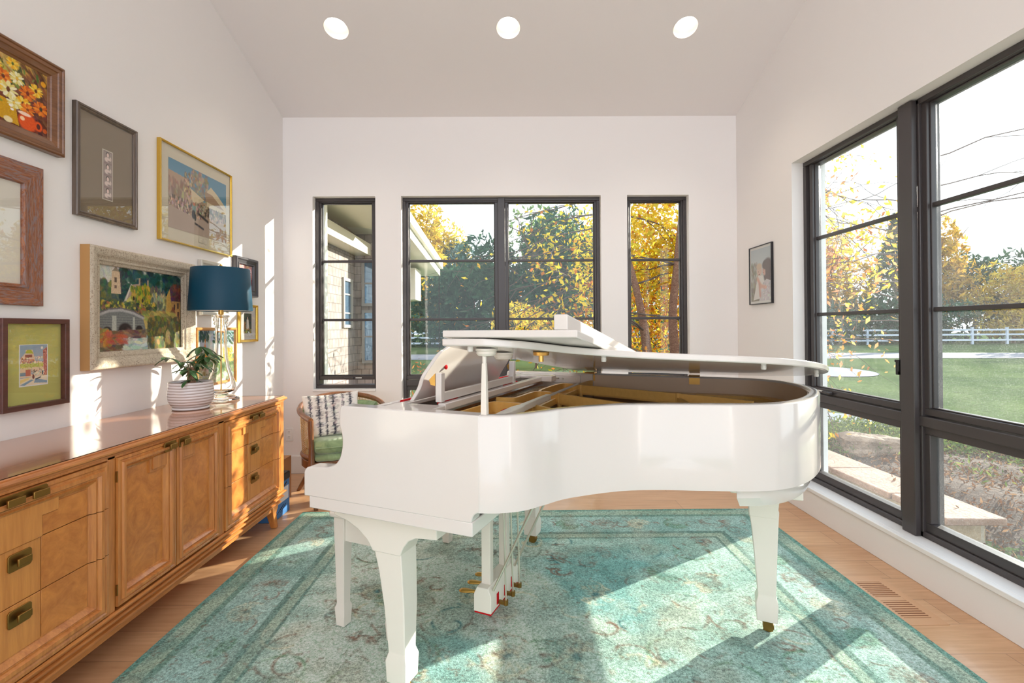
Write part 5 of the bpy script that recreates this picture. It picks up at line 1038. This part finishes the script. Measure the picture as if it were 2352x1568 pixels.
rockm = mat('field_stone', (1, 1, 1, 1), .9); k = N(rockm); f = k.noise(k.coord(), 9, 4, .6); k.color(k.ramp(f, [(.3, hexc(96, 76, 62)), (.7, hexc(150, 130, 112))])); k.bump(f, .7, .05)
def rock(x, y, s, label):
    bm = bmesh.new(); bmesh.ops.create_icosphere(bm, subdivisions=3, radius=1)
    for v in bm.verts: n_ = 1+.18*math.sin(v.co.x*4+x*7)+.14*math.sin(v.co.y*5+y*3)+.1*math.sin(v.co.z*6+x); v.co = Vector((v.co.x*s*1.5*n_, v.co.y*s*n_, max(v.co.z, -.6)*s*.62*n_))
    me = bpy.data.meshes.new('field_stone'); bm.to_mesh(me); bm.free(); me.materials.append(rockm); o = bpy.data.objects.new('field_stone', me); C.objects.link(o); o.location = (x, y, GZ+.16+s*.2); o.rotation_euler = (0, 0, x*3); tag(o, label, 'stone', 'field stones in the bed')
rock(4.15, 5.6, .22, 'largest brown field stone lying behind the stone wall, seen in the far lower pane'); rock(4.75, 3.55, .10, 'small pale field stone among leaf litter, seen in the near lower pane'); rock(5.3, 3.75, .12, 'flat pale field stone farther out in the litter, near lower pane')

# trees
barkm = mat('tree_bark', (1, 1, 1, 1), .9); k = N(barkm); f = k.noise(k.coord((3, 3, 1)), 9, 5, .65, 1); k.color(k.ramp(f, [(.3, hexc(84, 62, 50)), (.7, hexc(150, 118, 98))])); k.bump(f, .9, .05)
LM = {'yellow': leaf_mat('yellow_leaf', hexc(206, 160, 40), hexc(236, 206, 84), hexc(180, 160, 60)), 'gold': leaf_mat('golden_leaf', hexc(190, 140, 50), hexc(226, 180, 70), hexc(150, 130, 50)),
      'green': leaf_mat('green_leaf', hexc(70, 96, 54), hexc(130, 146, 70), hexc(92, 112, 60)), 'dark': leaf_mat('evergreen_needle', hexc(36, 66, 52), hexc(72, 102, 74), hexc(50, 82, 62), .25), 'spruce': leaf_mat('blue_spruce_needle', hexc(66, 96, 96), hexc(110, 136, 128), hexc(84, 112, 108), .25),
      'rust': leaf_mat('rust_leaf', hexc(176, 100, 54), hexc(214, 150, 84), hexc(150, 96, 70)), 'willow': leaf_mat('willow_leaf', hexc(86, 112, 66), hexc(140, 156, 90), hexc(106, 130, 80))}
def crown(n, c, rad, blobs=26, cone=False):
    c = np.array(c, float); rad = np.array(rad, float)
    if cone:
        h = rng.uniform(0, 1, n)**1.3; a = rng.uniform(0, 2*PI, n); r = (1-h)*(.75+.25*np.abs(np.sin(a*5+h*40)))*rng.uniform(.55, 1, n)**.4
        return np.stack([c[0]+rad[0]*r*np.cos(a), c[1]+rad[1]*r*np.sin(a), c[2]-rad[2]+2*rad[2]*h-.15*r*rad[0]], 1)
    bc = rng.normal(size=(blobs, 3)); bc /= np.linalg.norm(bc, axis=1)[:, None]; bc *= rng.uniform(.35, .85, blobs)[:, None]; br_ = rng.uniform(.22, .42, blobs)
    i = rng.integers(0, blobs, n); d = rng.normal(size=(n, 3)); d /= np.linalg.norm(d, axis=1)[:, None]; return c+rad*(bc[i]+d*(br_[i]*rng.uniform(.6, 1, n)**.4)[:, None])
def tree(nm, label, x, y, h, wr, kind, n, size, cone=False, low=.12, group='trees beyond the fence'):
    t = thing(nm, label, 'tree', (x, y, GZ), group=group); g = G(); r = .02*h; g.tube([(x, y, GZ-.1), (x+.02*h, y, GZ+.25*h), (x-.01*h, y+.02*h, GZ+.55*h), (x, y, GZ+.85*h)], [r, r*.8, r*.5, r*.15], 8)
    if not cone:
        for i in range(6): a = i*1.1; g.tube([(x, y, GZ+(.22+.07*i)*h), (x+wr*.4*math.cos(a), y+wr*.4*math.sin(a), GZ+(.4+.06*i)*h), (x+wr*.75*math.cos(a), y+wr*.75*math.sin(a), GZ+(.55+.06*i)*h)], [r*.4, r*.25, r*.08], 6)
    g.obj('trunk', barkm, t, smooth=True)
    leaves('foliage', LM[kind], t, crown(n, (x, y, GZ+h*(low+1)/2), (wr, wr, h*(1-low)/2), cone=cone), size); rebase(t, t.location)
TR = [
 ('conifer', 'tall dark evergreen filling the middle of the wide back window', 1.4, 25, 8.2, 3.9, 'dark', 7500, .22, False, .02),
 ('conifer', 'dark evergreen left of the centre mullion of the wide back window', -2.4, 33, 6.4, 4.4, 'dark', 5200, .28, False, .02),
 ('conifer', 'blue spruce peaking above the dark evergreens in the wide back window', -4.6, 48, 11.0, 3.4, 'spruce', 5200, .28, False, .02),
 ('maple_tree', 'yellow tree above the roof edge in the wide back window', -9.4, 46, 13.6, 5.6, 'yellow', 6500, .32, False, .2),
 ('maple_tree', 'low golden tree behind the fence left of the piano lid', -6.6, 43, 5.6, 3.2, 'gold', 2600, .26, False, .05),
 ('willow_tree', 'pale green drooping tree right of the centre mullion of the wide back window', 4.2, 30, 10.2, 4.8, 'willow', 7500, .24, False, .05),
 ('shrub', 'bright yellow-green shrub below the dark evergreen', 1.0, 19, 2.6, 2.1, 'yellow', 1500, .15, False, .0),
 ('conifer', 'dark evergreen behind the yellow birch in the right narrow window', 12.5, 46, 9.0, 5.0, 'dark', 3200, .32, False, .02),
 ('maple_tree', 'rust-brown tree behind the far pane of the long right window', 24.5, 46, 11.0, 6.0, 'rust', 4200, .34, False, .05),
 ('maple_tree', 'pale golden tree right of the rust tree in the far pane', 31.0, 47, 11.6, 5.0, 'gold', 4200, .34, False, .05),
 ('conifer', 'dark evergreen hidden behind the centre post of the long right window', 37.5, 47, 12.4, 4.6, 'dark', 3600, .34, True, .02),
 ('maple_tree', 'golden tree right of the centre post of the long right window', 40.0, 46, 12.4, 3.6, 'gold', 3600, .32, False, .04),
 ('conifer', 'dark evergreen mass behind the bright yellow tree in the near pane', 46.0, 48, 9.6, 5.6, 'dark', 3600, .36, False, .02),
 ('maple_tree', 'bright yellow rounded tree in the near pane of the long right window', 44.2, 42.5, 7.2, 3.4, 'yellow', 3600, .26, False, .04),
 ('maple_tree', 'broad golden tree at the far right edge of the near pane', 52.5, 44, 10.2, 5.2, 'gold', 4200, .34, False, .04),
 ('conifer', 'tall blue-green conifer rising at the top right of the near pane', 53.5, 48, 14.4, 3.4, 'spruce', 3600, .32, True, .02),
 ('conifer', 'dark hedge-like evergreen low at the right edge behind the fence', 60.0, 46, 8.0, 6.0, 'dark', 2600, .4, False, .0),
 ('conifer', 'dark evergreen low behind the fence beside the far pane', 20.0, 43, 4.2, 5.0, 'dark', 2600, .28, False, .0),
 ('conifer', 'low dark evergreen behind the fence between far and near panes', 34.0, 43.5, 4.6, 6.0, 'dark', 2600, .3, False, .0),
 ('shrub', 'dark undergrowth behind the fence at the left part of the wide back window', -5.2, 42.6, 3.6, 5.2, 'dark', 3600, .26, False, -.3),
 ('shrub', 'green undergrowth behind the fence in the middle of the wide back window', 2.0, 42.6, 3.8, 4.6, 'green', 3600, .26, False, -.3),
 ('shrub', 'green undergrowth behind the fence in the right narrow window', 13.0, 42.6, 3.8, 5.4, 'green', 3600, .26, False, -.3),
 ('shrub', 'dark undergrowth behind the fence under the rust tree of the far pane', 27.5, 42.6, 3.8, 5.6, 'dark', 3600, .28, False, -.3),
 ('shrub', 'green undergrowth behind the fence at the right of the near pane', 50.0, 42.6, 3.6, 6.0, 'green', 3600, .3, False, -.3),
 ('maple_tree', 'golden tree on the lawn beyond the right edge of the near pane', 27, 14.6, 7.2, 3.4, 'gold', 3600, .26, False, .12),
 ('maple_tree', 'green tree on the lawn beyond the right edge of the view, farther from the house', 35, 22.5, 8.6, 4.2, 'green', 3600, .28, False, .1),
 ('conifer', 'dark evergreen on the lawn beyond the right edge of the view, nearest the fence', 43, 33, 9.0, 4.0, 'dark', 3000, .3, False, .05),
]
for a in TR: tree(*a)
# river birch close to the house
bb_ = mat('peeling_birch_bark', (1, 1, 1, 1), .85); k = N(bb_); f = k.noise(k.coord((2, 2, 5)), 14, 5, .7, 1.5); k.color(k.ramp(f, [(.3, hexc(96, 56, 44)), (.55, hexc(170, 122, 100)), (.75, hexc(210, 176, 150))])); k.bump(f, 1, .04)
bt_ = thing('river_birch', 'yellow-leaved river birch with peeling brown trunks just outside the back windows', 'tree', (2.4, 7.3, GZ))
trunks = [[(2.25, 7.2, GZ-.1), (2.08, 7.2, .5), (1.98, 7.15, 1.2), (1.86, 7.2, 1.9), (1.6, 7.4, 3.0), (1.3, 7.6, 4.4)], [(2.55, 7.3, GZ-.1), (2.50, 7.3, .6), (2.45, 7.3, 1.4), (2.50, 7.25, 2.2), (2.58, 7.2, 3.2), (2.7, 7.1, 4.8)], [(2.45, 7.6, GZ-.1), (2.9, 7.9, 1.0), (3.6, 8.2, 2.4), (4.3, 8.4, 4.0)]]
for p in trunks: G().tube(catmull(p, 4), [.095-.075*i/(len(catmull(p, 4))-1) for i in range(len(catmull(p, 4)))], 12).obj('trunk', bb_, bt_, smooth=True)
tw = G(); BP = []; twm = mat('dark_twig', hexc(84, 66, 60), .8)
rb = random.Random(21)
def branch(p, d, ln, r, depth, rec):
    pts = [Vector(p)]; d = Vector(d).normalized(); n_ = 6
    for i in range(n_):
        d = (d+Vector((rb.uniform(-.25, .25), rb.uniform(-.25, .25), rb.uniform(-.22, .12)))).normalized(); pts.append(pts[-1]+d*ln/n_)
        if depth < 2 and i >= 1 and rb.random() < .75: branch(pts[-1], d+Vector((rb.uniform(-1, 1), rb.uniform(-1, 1), rb.uniform(-.5, .4))), ln*.5, r*.5, depth+1, rec)
    tw.tube(pts, [r*(1-.7*i/n_) for i in range(n_+1)], 5)
    if depth >= 1: rec += pts[1:]
for i in range(26):
    t = trunks[i % 3]; z = rb.uniform(.9, 4.2); k_ = min(range(len(t)), key=lambda q: abs(t[q][2]-z)); a = rb.uniform(0, 2*PI); branch(t[k_], (math.cos(a), math.sin(a)*.8, rb.uniform(-.1, .5)), rb.uniform(1.2, 2.2), .016, 0, BP)
for s in ((1.9, 7.2, 2.3, -1, -.55, .25), (1.7, 7.3, 2.8, -1, -.7, -.05), (1.9, 7.2, 1.9, -1, -.2, .1), (2.5, 7.25, 2.4, 1, -.7, .2), (2.5, 7.3, 2.0, 1, -.5, .0), (2.6, 7.1, 3.0, .8, -.9, .0), (1.5, 7.4, 3.2, -1, -.3, -.1), (2.5, 7.3, 1.4, .9, -.8, -.05)): branch(s[:3], s[3:], 2.1, .014, 0, BP)
tw.obj('twigs', twm, bt_)
BP = np.array([tuple(p) for p in BP]); idx = rng.integers(0, len(BP), 6200); Pl = BP[idx]+rng.normal(0, .10, (6200, 3)); cr_ = crown(15000, (2.5, 7.95, 2.1), (1.6, .75, 2.5), 70)
Pl = np.concatenate([Pl, cr_]); Pl = Pl[(Pl[:, 1] > 5.3) & ((Pl[:, 0] > .25) | (rng.random(len(Pl)) < .25)) & ((Pl[:, 0]/Pl[:, 1] > .13) | (rng.random(len(Pl)) < .4))]
h_ = rng.random(len(Pl)) < np.clip(.75-(Pl[:, 2]-.3)*.28, .12, .8)
leaves('yellow_foliage', leaf_mat('birch_leaf', hexc(226, 176, 30), hexc(246, 214, 70), hexc(196, 186, 60), .5), bt_, Pl[~h_], .042, aspect=.95); leaves('orange_foliage', leaf_mat('birch_leaf_orange', hexc(206, 128, 36), hexc(226, 168, 60), hexc(176, 104, 50), .5), bt_, Pl[h_], .040, aspect=.95)
rebase(bt_, bt_.location)
# bare-branched tree overhanging the right window
bt2 = thing('bare_tree', 'nearly bare tree with arching thin branches outside the right window', 'tree', (5.85, 6.95, GZ)); tw = G(); BP2 = []
tp_ = [(5.85, 6.95, GZ-.1), (5.85, 6.95, 1.2), (5.84, 6.95, 2.6), (5.9, 6.9, 4.6)]; G().tube(catmull(tp_, 4), [.055-.04*i/12 for i in range(13)], 10).obj('trunk', barkm, bt2, smooth=True)
for s in ((5.85, 6.95, 2.2, -1, -.5, .15), (5.85, 6.95, 1.9, -1, -.2, .15), (5.85, 6.95, 2.7, .6, -.6, .3), (5.85, 6.95, 3.0, -.9, -.4, .0), (5.85, 6.95, 3.2, .9, -.4, .1), (5.85, 6.95, 3.6, .7, -.9, -.05), (5.85, 6.95, 1.6, -1, -.1, .1), (5.85, 6.95, 2.5, -1, -.0, .2), (5.85, 6.95, 2.8, .9, -.9, .2), (5.85, 6.95, 1.3, -1, -.2, .2), (5.85, 6.95, 1.0, -1, .1, .15)): branch(s[:3], s[3:], 2.4, .010, 0, BP2)
tw.obj('branches', twm, bt2); BP2 = np.array([tuple(p) for p in BP2]); idx = rng.integers(0, len(BP2), 1500); Pl = BP2[idx]+rng.normal(0, .14, (1500, 3)); pr = np.clip(1.3-(Pl[:, 2]-.6)*.42, .15, 1)*np.where(Pl[:, 0]/Pl[:, 1] > .84, .01, 1); Pl = Pl[rng.random(1500) < pr]
leaves('sparse_leaves', leaf_mat('pale_orange_leaf', hexc(216, 150, 90), hexc(240, 196, 110), hexc(200, 130, 96), .5), bt2, Pl, .042, aspect=.85); rebase(bt2, bt2.location)
# small shrub near the house post
sh_ = thing('shrub', 'small orange-leaved shrub on the lawn at the left edge of the wide window', 'shrub', (-1.45, 8.4, GZ), group=None)
tw = G(); bp3 = []; 
for i in range(7): branch((-1.45, 8.4, GZ), (rb.uniform(-.5, .5), rb.uniform(-.5, .5), 1), .7, .008, 0, bp3)
tw.obj('stems', twm, sh_); bp3 = np.array([tuple(p) for p in bp3]); leaves('foliage', LM['rust'], sh_, bp3[rng.integers(0, len(bp3), 500)]+rng.normal(0, .07, (500, 3)), .04); rebase(sh_, sh_.location)
# ------------------------------------------------------------------ shingled house wing seen through the left windows
shg = mat('weathered_cedar_shingle', (1, 1, 1, 1), .9, spec=.2); k = N(shg); br = k.n('TexBrick'); br.inputs['Scale'].default_value = 1; br.inputs['Brick Width'].default_value = .12; br.inputs['Row Height'].default_value = .125; br.inputs['Mortar Size'].default_value = .005; br.offset = .43
br.inputs['Color1'].default_value = hexc(168, 154, 148); br.inputs['Color2'].default_value = hexc(142, 132, 130); br.inputs['Mortar'].default_value = hexc(92, 84, 84); t_ = k.n('TexCoord'); sp_ = k.n('SeparateXYZ'); cb_ = k.n('CombineXYZ'); k.l(t_.outputs['Object'], sp_.inputs[0]); k.l(k.math('ADD', sp_.outputs[0], sp_.outputs[1]), cb_.inputs[0]); k.l(sp_.outputs[2], cb_.inputs[1]); k.l(cb_.outputs[0], br.inputs['Vector'])
k.color(k.mix(.3, br.outputs['Color'], k.ramp(k.noise(k.coord(), 7, 3), [(.3, hexc(120, 110, 108)), (.7, hexc(190, 178, 170))]))); k.bump(br.outputs['Fac'], -.8, .02)
wt = mat('white_exterior_trim', hexc(226, 222, 212), .5); sof = mat('beige_soffit', hexc(214, 204, 184), .6); hg_ = mat('exterior_window_glass', hexc(120, 150, 180), .03, 0); hg_.node_tree.nodes['Principled BSDF'].inputs['Specular IOR Level'].default_value = 1; hg_.node_tree.nodes['Principled BSDF'].inputs['Metallic'].default_value = .6
hw = thing('house_wing', 'shingled wing of the house with white eaves seen through the left windows', 'house', (-3, 7, GZ))
G().box(-6.0, -2.45, 5.6, 7.7, GZ-.1, 3.1).obj('shingle_wall', shg, hw)
G().box(-6.0, -1.93, 7.70, 9.3, GZ-.1, 3.0).obj('shingle_wall', shg, hw)
G().box(-2.449, -2.03, 5.05, 5.42, GZ, 3.1).obj('corner_pier', wt, hw); G().box(-6, -2.45, 4.6, 5.6, GZ, 3.1).obj('inner_wall', wt, hw)
def ext_window(x0, x1, y0, y1, z0, z1, bars, ax):
    t = .045; g = G()
    if ax == 'x':
        X = x0; g.box(X, X+.03, y0, y0+t, z0, z1).box(X, X+.03, y1-t, y1, z0, z1).box(X, X+.03, y0+t, y1-t, z1-t, z1).box(X, X+.03, y0+t, y1-t, z0, z0+t)
        for b in bars: g.box(X+.002, X+.02, y0+t, y1-t, b-.01, b+.01)
        w_ = g.obj('window', wt if False else mat('grey_trim', hexc(176, 168, 160), .6), hw); G().box(X+.001, X+.006, y0+t, y1-t, z0+t, z1-t).obj('pane', hg_, w_)
    else:
        Y = y0; g.box(x0, x0+t, Y-.03, Y, z0, z1).box(x1-t, x1, Y-.03, Y, z0, z1).box(x0+t, x1-t, Y-.03, Y, z1-t, z1).box(x0+t, x1-t, Y-.03, Y, z0, z0+t)
        for b in bars: g.box(x0+t, x1-t, Y-.02, Y-.002, b-.012, b+.012)
        w_ = g.obj('window', mat('grey_trim', hexc(150, 144, 142), .6), hw); G().box(x0+t, x1-t, Y-.006, Y-.001, z0+t, z1-t).obj('pane', hg_, w_)
ext_window(-2.449, 0, 7.10, 7.50, 1.28, 2.02, (1.5, 1.78), 'x'); ext_window(-2.34, -1.96, 7.70, 0, 1.62, 2.36, (1.98,), 'y'); ext_window(-2.34, -1.96, 7.70, 0, .72, 1.56, (1.14,), 'y')
# eaves: soffit slab, fascia, gutter
G().loft([[(-6, y, 3.02), (-1.62, y, 2.72), (-1.62, y, 2.80), (-6, y, 3.5)] for y in (4.55, 7.2)]).obj('soffit', sof, hw)
G().box(-2.44, -2.20, 5.42, 7.70, 2.42, 2.60).obj('eave_beam', sof, hw)
gt = G(); gt.loft([[(-1.60+a, y, z+b) for a, b in ((-.02, -.16), (.05, -.16), (.05, 0), (.03, .02), (-.02, 0))] for y, z in ((7.2, 3.12), (11.3, 2.80))]); gt.obj('gutter', wt, hw, bevel=.004)
G().loft([[(-4.5, y, z+1.3), (-1.62, y, z), (-1.62, y, z-.30), (-4.5, y, z-.30)] for y, z in ((7.2, 3.10), (11.3, 2.78))]).obj('roof_edge', wt, hw)
G().box(-2.45, -1.92, 9.9, 10.5, 1.85, 2.5).obj('bracket_box', wt, hw, bevel=.01); G().box(-1.96, -1.84, 8.9, 9.02, GZ, 2.9).obj('porch_post', wt, hw)
rebase(hw, hw.location)
chn = thing('rain_chain', 'thin dark rain chain hanging from the end of the gutter', 'chain', (-1.63, 11.2, 2.64))
g = G(); z = 2.64; i = 0
while z > .1:
    pts = [(.016*math.cos(a)*(i % 2), .016*math.cos(a)*(1-i % 2), -.028*math.sin(a)) for a in np.linspace(0, 2*PI, 9)]; g.tube([(p[0], p[1], z-2.64+p[2]-.03) for p in pts], .005, 5); z -= .045; i += 1
g.obj('links', mat('rusty_chain', hexc(40, 28, 26), .9, spec=.1), chn)
